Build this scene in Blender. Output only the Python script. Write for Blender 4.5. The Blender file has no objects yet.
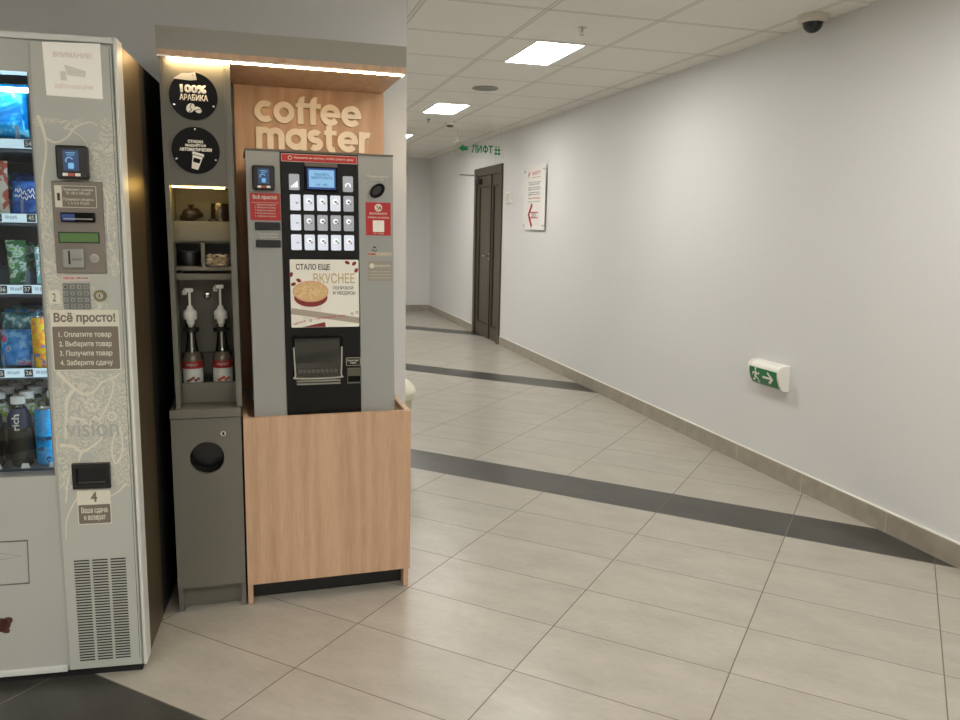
import bpy, bmesh, math, random
from mathutils import Vector, Matrix
random.seed(7)
C = bpy.context.scene.collection
PI = math.pi

# ------------------------------------------------------------------ materials
def srgb(r, g, b):
    f = lambda c: (c/255/12.92) if c/255 <= .04045 else ((c/255+.055)/1.055)**2.4
    return (f(r), f(g), f(b), 1)

def nt(name):
    m = bpy.data.materials.new(name); m.use_nodes = True
    t = m.node_tree; b = t.nodes['Principled BSDF']
    return m, t, b

def N(t, kind, **kw):
    n = t.nodes.new(kind)
    for k, v in kw.items():
        if k.startswith('i'):
            n.inputs[int(k[1:])].default_value = v
        else:
            setattr(n, k, v)
    return n

def mth(t, op, a, b=None, clamp=False):
    n = t.nodes.new('ShaderNodeMath'); n.operation = op; n.use_clamp = clamp
    for i, v in enumerate((a, b)):
        if v is None: continue
        if isinstance(v, (int, float)): n.inputs[i].default_value = v
        else: t.links.new(v, n.inputs[i])
    return n.outputs[0]

def mixc(t, fac, a, b, mode='MIX'):
    n = t.nodes.new('ShaderNodeMix'); n.data_type = 'RGBA'; n.blend_type = mode
    for s, v in ((n.inputs[0], fac), (n.inputs[6], a), (n.inputs[7], b)):
        if isinstance(v, (int, float)): s.default_value = v
        elif isinstance(v, tuple): s.default_value = v
        else: t.links.new(v, s)
    return n.outputs[2]

MATS = {}
def plain(name, col, rough=.5, metal=0., var=.04, scale=30., coat=0., bump=0.):
    """solid colour broken up by a faint procedural mottling"""
    if name in MATS: return MATS[name]
    m, t, b = nt(name)
    tc = N(t, 'ShaderNodeTexCoord')
    no = N(t, 'ShaderNodeTexNoise'); no.inputs['Scale'].default_value = scale; no.inputs['Detail'].default_value = 3
    t.links.new(tc.outputs['Object'], no.inputs['Vector'])
    d = tuple(c*(1-var) for c in col[:3])+(1,); l = tuple(min(1, c*(1+var)) for c in col[:3])+(1,)
    t.links.new(mixc(t, no.outputs[0], d, l), b.inputs['Base Color'])
    b.inputs['Roughness'].default_value = rough; b.inputs['Metallic'].default_value = metal
    b.inputs['Coat Weight'].default_value = coat
    if bump:
        bn = N(t, 'ShaderNodeBump'); bn.inputs['Strength'].default_value = bump; bn.inputs['Distance'].default_value = .001
        t.links.new(no.outputs[0], bn.inputs['Height']); t.links.new(bn.outputs[0], b.inputs['Normal'])
    MATS[name] = m
    return m

def emit(name, col, strength):
    m, t, b = nt(name)
    b.inputs['Base Color'].default_value = tuple(c*.35 for c in col[:3])+(1,)
    b.inputs['Emission Color'].default_value = col; b.inputs['Emission Strength'].default_value = strength
    return m

def glassy(name, tint=(1, 1, 1, 1), rough=0.0, refl=1.45):
    m, t, b = nt(name)
    t.nodes.remove(b); out = t.nodes['Material Output']
    tr = N(t, 'ShaderNodeBsdfTransparent'); tr.inputs[0].default_value = tint
    gl = N(t, 'ShaderNodeBsdfGlossy'); gl.inputs['Roughness'].default_value = rough
    fr = N(t, 'ShaderNodeFresnel'); fr.inputs[0].default_value = refl
    mx = N(t, 'ShaderNodeMixShader')
    t.links.new(fr.outputs[0], mx.inputs[0]); t.links.new(tr.outputs[0], mx.inputs[1]); t.links.new(gl.outputs[0], mx.inputs[2])
    t.links.new(mx.outputs[0], out.inputs[0])
    return m

def wood(name, c1, c2, rough=.45):
    m, t, b = nt(name)
    tc = N(t, 'ShaderNodeTexCoord'); mp = N(t, 'ShaderNodeMapping')
    mp.inputs['Scale'].default_value = (1, 1, .07)
    t.links.new(tc.outputs['Object'], mp.inputs[0])
    n1 = N(t, 'ShaderNodeTexNoise'); n1.inputs['Scale'].default_value = 14; n1.inputs['Detail'].default_value = 5; n1.inputs['Distortion'].default_value = 1.2
    n2 = N(t, 'ShaderNodeTexNoise'); n2.inputs['Scale'].default_value = 190; n2.inputs['Detail'].default_value = 3
    w = N(t, 'ShaderNodeTexWave'); w.inputs['Scale'].default_value = 5; w.inputs['Distortion'].default_value = 9; w.inputs['Detail'].default_value = 3; w.inputs['Detail Scale'].default_value = 1.4
    for n in (n1, n2, w): t.links.new(mp.outputs[0], n.inputs['Vector'])
    f = mth(t, 'ADD', mth(t, 'MULTIPLY', n1.outputs[0], .45), mth(t, 'ADD', mth(t, 'MULTIPLY', n2.outputs[0], .40), mth(t, 'MULTIPLY', w.outputs[1], .14)))
    r = N(t, 'ShaderNodeMapRange'); r.inputs[1].default_value = .28; r.inputs[2].default_value = .66
    t.links.new(f, r.inputs[0])
    t.links.new(mixc(t, r.outputs[0], c1, c2), b.inputs['Base Color'])
    b.inputs['Roughness'].default_value = rough
    return m

OAK = wood('oak_laminate', srgb(176, 141, 112), srgb(203, 168, 137))
GREY_LAM = plain('grey_green_laminate', srgb(104, 102, 91), .5, var=.06, scale=160)
FASCIA = plain('grey_fascia_laminate', srgb(148, 145, 135), .55)
MACHINE_GREY = plain('machine_grey_paint', srgb(172, 174, 166), .42, var=.02, scale=200)
SIDE_GREY = plain('silver_grey_paint', srgb(152, 153, 148), .42, metal=.0, var=.02, scale=300)
BLACK = plain('black_plastic', srgb(15, 16, 15), .4)
BLACK_GLOSS = plain('black_gloss', srgb(9, 8, 8), .3)
BLACK_GLOSS.node_tree.nodes['Principled BSDF'].inputs['Specular IOR Level'].default_value = .12
DARKBOX = plain('dark_interior', srgb(16, 17, 18), .6)
WHITE_TRIM = plain('white_trim_metal', srgb(206, 208, 202), .4)
CREAM_PRINT = plain('cream_print', srgb(212, 208, 190), .5)
WHITE_PAPER = plain('white_paper', srgb(235, 232, 220), .6, var=.01)
TAUPE = plain('taupe_plastic', srgb(122, 114, 104), .4)
LABEL_TAUPE = plain('taupe_print', srgb(118, 108, 96), .5)
RED = plain('red_print', srgb(176, 30, 32), .45)
WHITE_PL = plain('white_plastic', srgb(232, 230, 222), .35)
CHROME = plain('chrome', srgb(200, 198, 190), .18, metal=1.)
STEEL = plain('steel_button', srgb(165, 165, 160), .3, metal=.9)
GREEN = plain('green_sign_print', srgb(10, 122, 62), .4)
DOOR_WOOD = wood('dark_door_veneer', srgb(58, 51, 38), srgb(80, 72, 56), .35)
DARK_GROOVE = plain('dark_moulding', srgb(22, 19, 17), .4)
INK = plain('dark_ink', srgb(50, 46, 44), .6)
PALE_INK = plain('pale_ink', srgb(150, 150, 145), .6)
GOLD_INK = plain('gold_ink', srgb(190, 170, 120), .5)
CREAM_LETTER = plain('cream_letter_plastic', srgb(236, 224, 202), .45)
WARM = emit('warm_led', (1, .68, .34, 1), 26)
WARM_DIM = emit('warm_led_beads', (1, .66, .20, 1), 42)
LED = emit('ceiling_led', (1, .975, .93, 1), 15)
BTN_LIT = emit('lit_button', (.80, .84, .93, 1), .26)
BTN_DIM = emit('dim_lit_button', (.62, .64, .70, 1), .13)
SCREEN = emit('blue_display', (.28, .58, .90, 1), .26)
LCD = plain('green_lcd', srgb(84, 120, 62), .3)
NFC_BLUE = emit('reader_screen', (.06, .12, .28, 1), .09)
NFC_GLOW = emit('reader_icon', (.22, .55, .9, 1), .26)
COOL = emit('cool_tube', (.66, .86, 1, 1), 7.5)
GLASS = glassy('window_glass', (.93, .96, .98, 1))
CLEAR = glassy('clear_plastic', (.92, .92, .9, 1), .03)
ACRYL = glassy('acrylic', (.97, .98, .97, 1), .02, 1.2)
RAIL = emit('price_rail_plastic', (.62, .82, .88, 1), .30)

def painted_wall():
    m, t, b = nt('wall_paint')
    tc = N(t, 'ShaderNodeTexCoord'); no = N(t, 'ShaderNodeTexNoise'); no.inputs['Scale'].default_value = 90; no.inputs['Detail'].default_value = 4
    t.links.new(tc.outputs['Object'], no.inputs['Vector'])
    t.links.new(mixc(t, no.outputs[0], srgb(211, 211, 209), srgb(216, 216, 214)), b.inputs['Base Color'])
    b.inputs['Roughness'].default_value = .62
    bn = N(t, 'ShaderNodeBump'); bn.inputs['Strength'].default_value = .15; bn.inputs['Distance'].default_value = .002
    t.links.new(no.outputs[0], bn.inputs['Height']); t.links.new(bn.outputs[0], b.inputs['Normal'])
    return m
WALL = painted_wall()

def floor_mat():
    m, t, b = nt('floor_tiles')
    th, a, bb, ox, oy = -.76558, .59157, .3224, .09971, 2.32857
    geo = N(t, 'ShaderNodeNewGeometry'); sp = N(t, 'ShaderNodeSeparateXYZ'); t.links.new(geo.outputs['Position'], sp.inputs[0])
    c, s = math.cos(th), math.sin(th)
    dx = mth(t, 'SUBTRACT', sp.outputs[0], ox); dy = mth(t, 'SUBTRACT', sp.outputs[1], oy)
    u = mth(t, 'DIVIDE', mth(t, 'ADD', mth(t, 'MULTIPLY', dx, c), mth(t, 'MULTIPLY', dy, s)), a)
    v = mth(t, 'DIVIDE', mth(t, 'ADD', mth(t, 'MULTIPLY', dx, -s), mth(t, 'MULTIPLY', dy, c)), bb)
    v = mth(t, 'SUBTRACT', v, .015)
    def line(q, w):
        f = mth(t, 'FRACT', mth(t, 'ADD', q, 100.)); d = mth(t, 'ABSOLUTE', mth(t, 'SUBTRACT', f, .5))
        return mth(t, 'GREATER_THAN', d, .5-w)
    gu = line(u, .0032); gv = line(v, .0052)
    grout = mth(t, 'MAXIMUM', gu, gv)
    fu = mth(t, 'FLOOR', u); fv = mth(t, 'FLOOR', v)
    band = mth(t, 'COMPARE', mth(t, 'FLOORED_MODULO', fv, 8.), 6.)
    band.node.inputs[2].default_value = .2
    cx = N(t, 'ShaderNodeCombineXYZ'); t.links.new(fu, cx.inputs[0]); t.links.new(fv, cx.inputs[1])
    wn = N(t, 'ShaderNodeTexWhiteNoise'); t.links.new(cx.outputs[0], wn.inputs[0])
    # concrete-look mottling, streaked along the tile's length
    cv = N(t, 'ShaderNodeCombineXYZ'); t.links.new(mth(t, 'MULTIPLY', u, .9), cv.inputs[0]); t.links.new(mth(t, 'MULTIPLY', v, .9), cv.inputs[1])
    t.links.new(mth(t, 'MULTIPLY', wn.outputs[0], 9.), cv.inputs[2])
    n1 = N(t, 'ShaderNodeTexNoise'); n1.inputs['Scale'].default_value = 3.0; n1.inputs['Detail'].default_value = 4; n1.inputs['Roughness'].default_value = .55
    t.links.new(cv.outputs[0], n1.inputs['Vector'])
    n2 = N(t, 'ShaderNodeTexNoise'); n2.inputs['Scale'].default_value = 22; n2.inputs['Detail'].default_value = 5
    t.links.new(cv.outputs[0], n2.inputs['Vector'])
    f = mth(t, 'ADD', mth(t, 'MULTIPLY', n1.outputs[0], .7), mth(t, 'MULTIPLY', n2.outputs[0], .3))
    r = N(t, 'ShaderNodeMapRange'); r.inputs[1].default_value = .30; r.inputs[2].default_value = .70; t.links.new(f, r.inputs[0])
    light = mixc(t, r.outputs[0], srgb(158, 152, 140), srgb(181, 176, 164))
    light = mixc(t, mth(t, 'MULTIPLY', wn.outputs[0], .22), light, srgb(163, 154, 142))
    dark = mixc(t, r.outputs[0], srgb(50, 49, 45), srgb(72, 71, 66))
    col = mixc(t, band, light, dark)
    col = mixc(t, grout, col, mixc(t, band, srgb(112, 98, 84), srgb(126, 120, 110)))
    t.links.new(col, b.inputs['Base Color'])
    rr = N(t, 'ShaderNodeMapRange'); rr.inputs[3].default_value = .285; rr.inputs[4].default_value = .335; t.links.new(f, rr.inputs[0])
    t.links.new(mth(t, 'ADD', rr.outputs[0], mth(t, 'MULTIPLY', grout, .4)), b.inputs['Roughness'])
    bn = N(t, 'ShaderNodeBump'); bn.inputs['Strength'].default_value = .5; bn.inputs['Distance'].default_value = .0015
    h = mth(t, 'SUBTRACT', mth(t, 'MULTIPLY', f, .01), grout)
    t.links.new(h, bn.inputs['Height']); t.links.new(bn.outputs[0], b.inputs['Normal'])
    return m
FLOOR = floor_mat()

def ceil_mat():
    m, t, b = nt('ceiling_tiles')
    ct, cw, rw, ox, oy = -.00735, .60718, .624, 1.43168, 3.87048
    geo = N(t, 'ShaderNodeNewGeometry'); sp = N(t, 'ShaderNodeSeparateXYZ'); t.links.new(geo.outputs['Position'], sp.inputs[0])
    u = mth(t, 'DIVIDE', mth(t, 'SUBTRACT', sp.outputs[0], ox), cw); v = mth(t, 'DIVIDE', mth(t, 'SUBTRACT', sp.outputs[1], oy), rw)
    def dist(q):
        f = mth(t, 'FRACT', mth(t, 'ADD', q, 100.)); return mth(t, 'ABSOLUTE', mth(t, 'SUBTRACT', f, .5))
    du, dv = dist(u), dist(v)
    bar = mth(t, 'MAXIMUM', mth(t, 'GREATER_THAN', du, .481), mth(t, 'GREATER_THAN', dv, .481))
    seam = mth(t, 'MAXIMUM', mth(t, 'COMPARE', du, .4795), mth(t, 'COMPARE', dv, .4795))
    for nd in t.nodes:
        if nd.type == 'MATH' and nd.operation == 'COMPARE': nd.inputs[2].default_value = .0035
    no = N(t, 'ShaderNodeTexNoise'); no.inputs['Scale'].default_value = 120; no.inputs['Detail'].default_value = 5
    t.links.new(geo.outputs['Position'], no.inputs['Vector'])
    col = mixc(t, no.outputs[0], srgb(222, 219, 212), srgb(234, 231, 224))
    col = mixc(t, bar, col, srgb(216, 213, 205))
    col = mixc(t, mth(t, 'MULTIPLY', seam, .6), col, srgb(112, 107, 99))
    t.links.new(col, b.inputs['Base Color']); b.inputs['Roughness'].default_value = .8
    bn = N(t, 'ShaderNodeBump'); bn.inputs['Strength'].default_value = .4; bn.inputs['Distance'].default_value = .003
    t.links.new(mth(t, 'SUBTRACT', mth(t, 'MULTIPLY', no.outputs[0], .25), bar), bn.inputs['Height']); t.links.new(bn.outputs[0], b.inputs['Normal'])
    return m
CEIL = ceil_mat()

def base_mat():
    m, t, b = nt('baseboard_tiles')
    geo = N(t, 'ShaderNodeNewGeometry'); sp = N(t, 'ShaderNodeSeparateXYZ'); t.links.new(geo.outputs['Position'], sp.inputs[0])
    no = N(t, 'ShaderNodeTexNoise'); no.inputs['Scale'].default_value = 12; no.inputs['Detail'].default_value = 7
    t.links.new(geo.outputs['Position'], no.inputs['Vector'])
    r = N(t, 'ShaderNodeMapRange'); r.inputs[1].default_value = .35; r.inputs[2].default_value = .65; t.links.new(no.outputs[0], r.inputs[0])
    col = mixc(t, r.outputs[0], srgb(148, 140, 126), srgb(160, 152, 138))
    f = mth(t, 'FRACT', mth(t, 'DIVIDE', mth(t, 'SUBTRACT', sp.outputs[1], -5.5+.08), .59))
    g = mth(t, 'GREATER_THAN', mth(t, 'ABSOLUTE', mth(t, 'SUBTRACT', f, .5)), .4955)
    col = mixc(t, g, col, srgb(182, 175, 162))
    t.links.new(col, b.inputs['Base Color']); b.inputs['Roughness'].default_value = .35
    return m
BASEB = base_mat()

def panel_print():
    """silver-grey plate with cream contour drawing"""
    m, t, b = nt('grey_plate_with_print')
    tc = N(t, 'ShaderNodeTexCoord'); mp = N(t, 'ShaderNodeMapping'); t.links.new(tc.outputs['Object'], mp.inputs[0])
    mp.inputs['Scale'].default_value = (1, 1, .8)
    n1 = N(t, 'ShaderNodeTexNoise'); n1.inputs['Scale'].default_value = 17; n1.inputs['Detail'].default_value = 2.5; n1.inputs['Distortion'].default_value = 1.6
    n2 = N(t, 'ShaderNodeTexNoise'); n2.inputs['Scale'].default_value = 7; n2.inputs['Detail'].default_value = 1
    for n in (n1, n2): t.links.new(mp.outputs[0], n.inputs['Vector'])
    f = mth(t, 'FRACT', mth(t, 'MULTIPLY', n1.outputs[0], 11.))
    ln = mth(t, 'LESS_THAN', mth(t, 'ABSOLUTE', mth(t, 'SUBTRACT', f, .5)), .21)
    sp = N(t, 'ShaderNodeSeparateXYZ'); t.links.new(tc.outputs['Object'], sp.inputs[0])
    def inband(z0, z1):
        return mth(t, 'MULTIPLY', mth(t, 'GREATER_THAN', mth(t, 'ADD', sp.outputs[2], mth(t, 'MULTIPLY', n2.outputs[0], .12)), z0+.06), mth(t, 'LESS_THAN', mth(t, 'ADD', sp.outputs[2], mth(t, 'MULTIPLY', n2.outputs[0], .12)), z1+.06))
    mask = mth(t, 'GREATER_THAN', n2.outputs[0], .43)
    reg = mth(t, 'MAXIMUM', mth(t, 'MULTIPLY', inband(1.10, 1.62), mth(t, 'GREATER_THAN', n2.outputs[0], .49)), inband(.60, .93))
    k = mth(t, 'MULTIPLY', mth(t, 'MULTIPLY', ln, mask), reg)
    col = mixc(t, mth(t, 'MULTIPLY', k, .8), srgb(176, 178, 169), srgb(206, 202, 184))
    t.links.new(col, b.inputs['Base Color']); b.inputs['Roughness'].default_value = .42
    return m
PRINTED = panel_print()

def wrapper(name, c1, c2, c3, rough=.3, scale=22, metal=.0):
    """foil / film wrapper with irregular printed colour patches"""
    m, t, b = nt(name)
    tc = N(t, 'ShaderNodeTexCoord'); n1 = N(t, 'ShaderNodeTexVoronoi'); n1.inputs['Scale'].default_value = scale
    n2 = N(t, 'ShaderNodeTexNoise'); n2.inputs['Scale'].default_value = scale*1.5; n2.inputs['Detail'].default_value = 3
    mp = N(t, 'ShaderNodeMapping'); t.links.new(tc.outputs['Object'], mp.inputs[0])
    for n in (n1, n2): t.links.new(mp.outputs[0], n.inputs['Vector'])
    a = mixc(t, mth(t, 'GREATER_THAN', n2.outputs[0], .52), c1, c2)
    a = mixc(t, mth(t, 'GREATER_THAN', n2.outputs[0], .62), a, c3)
    t.links.new(a, b.inputs['Base Color']); b.inputs['Roughness'].default_value = rough; b.inputs['Metallic'].default_value = metal
    return m

# ------------------------------------------------------------------ mesh helpers
class MB:
    def __init__(s): s.bm = bmesh.new()
    def box(s, x0, x1, y0, y1, z0, z1, bev=0.):
        g = bmesh.ops.create_cube(s.bm, size=1)
        for v in g['verts']:
            v.co = Vector(((x0+x1)/2+v.co.x*(x1-x0), (y0+y1)/2+v.co.y*(y1-y0), (z0+z1)/2+v.co.z*(z1-z0)))
        if bev:
            es = {e for v in g['verts'] for e in v.link_edges}
            bmesh.ops.bevel(s.bm, geom=list(es), offset=bev, segments=2, affect='EDGES', profile=.5)
        return s
    def prism(s, pts, y0, y1):
        """outline in XZ extruded along y"""
        a = [s.bm.verts.new((x, y0, z)) for x, z in pts]; b = [s.bm.verts.new((x, y1, z)) for x, z in pts]
        n = len(pts); s.bm.faces.new(a); s.bm.faces.new(b[::-1])
        for i in range(n): s.bm.faces.new((a[i], b[i], b[(i+1) % n], a[(i+1) % n]))
        return s
    def rrect(s, x0, x1, z0, z1, y0, y1, r=.005, n=4):
        pts = []
        for cx, cz, a0 in ((x1-r, z1-r, 0), (x0+r, z1-r, PI/2), (x0+r, z0+r, PI), (x1-r, z0+r, 1.5*PI)):
            for k in range(n+1):
                a = a0+k*PI/2/n; pts.append((cx+r*math.cos(a), cz+r*math.sin(a)))
        return s.prism(pts, y0, y1)
    def disc(s, cx, cz, rx, rz, y0, y1, n=40, rot=0):
        pts = []
        for k in range(n):
            a = 2*PI*k/n; x, z = rx*math.cos(a), rz*math.sin(a)
            pts.append((cx+x*math.cos(rot)-z*math.sin(rot), cz+x*math.sin(rot)+z*math.cos(rot)))
        return s.prism(pts, y0, y1)
    def lathe(s, prof, cx=0, cy=0, n=28, M=None):
        rings = []
        for r, z in prof:
            if r < 1e-6: rings.append([s.bm.verts.new(s.tf(M, (cx, cy, z)))])
            else: rings.append([s.bm.verts.new(s.tf(M, (cx+r*math.cos(2*PI*k/n), cy+r*math.sin(2*PI*k/n), z))) for k in range(n)])
        for a, b in zip(rings, rings[1:]):
            for k in range(n):
                l = (k+1) % n
                if len(a) == 1 and len(b) == 1: continue
                if len(a) == 1: s.bm.faces.new((a[0], b[k], b[l]))
                elif len(b) == 1: s.bm.faces.new((a[k], a[l], b[0]))
                else: s.bm.faces.new((a[k], a[l], b[l], b[k]))
        return s
    @staticmethod
    def tf(M, p): return (M @ Vector(p)) if M else Vector(p)
    def tube(s, pts, r, n=10):
        pts = [Vector(p) for p in pts]; rings = []
        for i, p in enumerate(pts):
            d = (pts[min(i+1, len(pts)-1)]-pts[max(i-1, 0)]).normalized()
            u = d.orthogonal().normalized() if i == 0 else (u-d*u.dot(d)).normalized()
            w = d.cross(u)
            rr = r[i] if isinstance(r, (list, tuple)) else r
            rings.append([s.bm.verts.new(p+(u*math.cos(2*PI*k/n)+w*math.sin(2*PI*k/n))*rr) for k in range(n)])
        for a, b in zip(rings, rings[1:]):
            for k in range(n): s.bm.faces.new((a[k], a[(k+1) % n], b[(k+1) % n], b[k]))
        s.bm.faces.new(rings[0][::-1]); s.bm.faces.new(rings[-1])
        return s
    def stroke(s, pts, w, y0, y1):
        """flat ribbon of width w along 2D points in XZ"""
        L, R = [], []
        for i, p in enumerate(pts):
            a = pts[max(i-1, 0)]; b = pts[min(i+1, len(pts)-1)]
            dx, dz = b[0]-a[0], b[1]-a[1]; l = math.hypot(dx, dz) or 1
            ww = w[i] if isinstance(w, (list, tuple)) else w
            L.append((p[0]-dz/l*ww/2, p[1]+dx/l*ww/2)); R.append((p[0]+dz/l*ww/2, p[1]-dx/l*ww/2))
        for i in range(len(pts)-1):
            q = [L[i], R[i], R[i+1], L[i+1]]
            f = [s.bm.verts.new((x, y0, z)) for x, z in q]; k = [s.bm.verts.new((x, y1, z)) for x, z in q]
            s.bm.faces.new(f); s.bm.faces.new(k[::-1])
            for j in range(4): s.bm.faces.new((f[j], k[j], k[(j+1) % 4], f[(j+1) % 4]))
        bmesh.ops.remove_doubles(s.bm, verts=s.bm.verts, dist=1e-6)
        return s
    def build(s, name, mat, parent=None, smooth=False):
        bmesh.ops.recalc_face_normals(s.bm, faces=s.bm.faces)
        me = bpy.data.meshes.new(name); s.bm.to_mesh(me); s.bm.free()
        me.materials.append(mat)
        if smooth:
            me.polygons.foreach_set('use_smooth', [True]*len(me.polygons))
            me.set_sharp_from_angle(angle=math.radians(38))
        o = bpy.data.objects.new(name, me); C.objects.link(o)
        if parent: o.parent = parent
        return o

def box(name, m, p, x0, x1, y0, y1, z0, z1, bev=0.): return MB().box(x0, x1, y0, y1, z0, z1, bev).build(name, m, p)

def text(body, x0, x1, z0, z1, y, m, p, name='lettering', bold=0., depth=.0006, shear=0.):
    """letters fitted to the rectangle x0..x1, z0..z1, facing -y"""
    cu = bpy.data.curves.new('t', 'FONT'); cu.body = body; cu.align_x = 'CENTER'; cu.resolution_u = 3
    cu.extrude = .02; cu.space_line = .95
    if bold: cu.bevel_depth = bold; cu.bevel_resolution = 0
    if shear: cu.shear = shear
    o = bpy.data.objects.new('t', cu); C.objects.link(o)
    bpy.context.view_layer.update()
    me = bpy.data.meshes.new_from_object(o.evaluated_get(bpy.context.evaluated_depsgraph_get()))
    bpy.data.objects.remove(o); bpy.data.curves.remove(cu)
    xs = [v.co.x for v in me.vertices]; ys = [v.co.y for v in me.vertices]; zs = [v.co.z for v in me.vertices]
    ax, bx, ay, by, az, bz = min(xs), max(xs), min(ys), max(ys), min(zs), max(zs)
    for v in me.vertices:
        X = x0+(v.co.x-ax)/(bx-ax)*(x1-x0); Z = z0+(v.co.y-ay)/(by-ay)*(z1-z0)
        v.co = (X, y-depth*(v.co.z-az)/max(bz-az, 1e-6), Z)
    me.name = name; me.materials.clear(); me.materials.append(m)
    o = bpy.data.objects.new(name, me); C.objects.link(o); o.parent = p
    return o

def empty(name, label, cat, loc, rz=0., group=None):
    o = bpy.data.objects.new(name, None); C.objects.link(o); o.empty_display_size = .05
    o.location = loc; o.rotation_euler = (0, 0, rz)
    o['label'] = label; o['category'] = cat
    if group: o['group'] = group
    return o
def tag(o, label, cat, group=None, kind=None):
    o['label'] = label; o['category'] = cat
    if group: o['group'] = group
    if kind: o['kind'] = kind
    return o
def struct(o): o['kind'] = 'structure'; return o
def copy_tree(o, parent=None):
    c = o.copy(); C.objects.link(c)
    if parent: c.parent = parent
    for ch in o.children: copy_tree(ch, c)
    return c

# frames --------------------------------------------------------------------
KM, LM = .01824, -.07187
def KF(x, y, z=0.):      # kiosk frame -> world
    return (x*math.cos(KM)-y*math.sin(KM), 2.80+x*math.sin(KM)+y*math.cos(KM), z)
def LF(x, y, z=0.):      # snack machine frame -> world
    return (-.334+x*math.cos(LM)-y*math.sin(LM), 2.424+x*math.sin(LM)+y*math.cos(LM), z)
WX, HC, YE = 2.7946, 2.4054, 12.62
X0, Y0 = -5.2, -5.0

# ------------------------------------------------------------------ room shell
def slab(name, m, *a): return struct(MB().box(*a).build(name, m))
slab('floor', FLOOR, X0, WX+.2, Y0, YE+.2, -.1, 0)
slab('ceiling', CEIL, X0, WX+.2, Y0, YE+.2, HC, HC+.1)
DY0, DY1, DZ = 8.86, 9.93, 2.03          # door opening
b = MB(); b.box(WX, WX+.2, Y0, DY0, 0, HC); b.box(WX, WX+.2, DY1, YE, 0, HC); b.box(WX, WX+.2, DY0, DY1, DZ, HC); b.box(WX+.16, WX+.2, DY0, DY1, 0, DZ)
struct(b.build('wall_right', WALL))
slab('wall_end', WALL, -4.0, WX+.2, YE, YE+.2, 0, HC)
b = MB(); b.box(-4.9, .640, .50, .70, 0, HC)
o = struct(b.build('wall_kiosk', WALL)); o.location = KF(0, 0); o.rotation_euler.z = KM
slab('wall_corridor', WALL, .40, .60, 3.53, 7.2, 0, HC)
slab('wall_lobby_front', WALL, -4.0, .39, 7.0, 7.2, 0, HC)  # unseen lobby opened up to hold the added ceiling panels
slab('wall_lobby_left', WALL, -4.2, -4.0, 7.0, YE, 0, HC)
slab('wall_left', WALL, X0-.2, X0, Y0, 3.6, 0, HC)
slab('wall_back', WALL, X0, WX+.2, Y0-.2, Y0, 0, HC)
# tiled skirting with a pale sealing bead on top
BH, BT = .098, .012
b = MB(); b.box(WX-BT, WX-.0003, Y0, DY0-.045, .0003, BH); b.box(WX-BT, WX-.0003, DY1+.045, YE-.0005, .0003, BH)
o = struct(b.build('baseboard_right', BASEB))
b = MB(); b.box(WX-BT*.8, WX-.0003, Y0, DY0-.045, BH, BH+.006); b.box(WX-BT*.8, WX-.0003, DY1+.045, YE-.0005, BH, BH+.006)
b.build('sealing_bead', WHITE_PL, o)
slab('baseboard_end', BASEB, -3.99, WX-BT-.001, YE-BT, YE-.0003, .0003, BH)
slab('baseboard_corridor', BASEB, .6003, .612, 3.54, 7.19, .0003, BH)

# ------------------------------------------------------------------ door in the right wall
RZ = -PI/2      # frames on the right wall: local x runs towards the camera, local y into the wall
def WF(y, z=0., off=0.): return (WX-off, y, z)
D = bpy.data.objects.new('door_1', None); C.objects.link(D); D.location = WF(9.97); D.rotation_euler.z = RZ; D['kind'] = 'structure'
W_ = 9.97-8.82
b = MB(); b.box(0, .085, -.022, .06, .0005, 2.07); b.box(W_-.085, W_, -.022, .06, .0005, 2.07); b.box(.085, W_-.085, -.022, .06, 1.975, 2.07)
b.build('door_frame', DOOR_WOOD, D)
def leaf(x0, x1, nm):
    b = MB(); s = .085 if x1-x0 > .4 else .06
    b.box(x0, x0+s, .0, .04, .012, 1.972); b.box(x1-s, x1, .0, .04, .012, 1.972)
    b.box(x0+s, x1-s, .0, .04, .012, .16); b.box(x0+s, x1-s, .0, .04, 1.85, 1.972)
    l = b.build(nm, DOOR_WOOD, D)
    b = MB(); w = .024
    for a0, a1 in ((.16, 1.85),):
        b.box(x0+s, x0+s+w, .004, .03, a0, a1); b.box(x1-s-w, x1-s, .004, .03, a0, a1)
        b.box(x0+s+w, x1-s-w, .004, .03, a0, a0+w); b.box(x0+s+w, x1-s-w, .004, .03, a1-w, a1)
    b.build('moulding', DARK_GROOVE, l)
    b = MB(); b.box(x0+s+w, x1-s-w, .012, .028, .16+w, 1.85-w)
    b.build('panel', DOOR_WOOD, l)
    return l
lf1 = leaf(.09, .705, 'door_leaf'); lf2 = leaf(.712, W_-.09, 'door_leaf')
box('meeting_strip', DARK_GROOVE, D, .697, .718, -.010, -.0005, .012, 1.972)
h = MB().box(.635, .672, -.006, -.0005, .955, 1.045, .002).build('door_handle', CHROME, lf1)
MB().tube([(.653, -.006, 1.01), (.653, -.05, 1.01), (.62, -.052, 1.01), (.53, -.05, 1.01)], .009).build('lever', CHROME, h)
MB().disc(.653, .905, .014, .014, -.008, -.0005).build('lock_cylinder', CHROME, lf1)
cl = box('door_closer', BLACK, lf1, .12, .30, -.05, -.0005, 1.875, 1.935, .006)
MB().box(.12, .155, -.25, -.02, 1.980, 1.997).box(.137, .15, -.04, -.02, 1.935, 1.99).build('closer_arm', STEEL, cl)

# ------------------------------------------------------------------ wall fittings
p = empty('card_reader', 'small beige control plate on wall right of the dark door', 'switch', WF(8.645, 1.62), RZ)
box('cover_plate', WHITE_PL, p, 0, .17, -.028, -.0005, 0, .125, .004)
box('rocker', plain('beige_plastic', srgb(205, 200, 186), .4), p, .03, .14, -.033, -.0282, .02, .105, .002)

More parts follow.
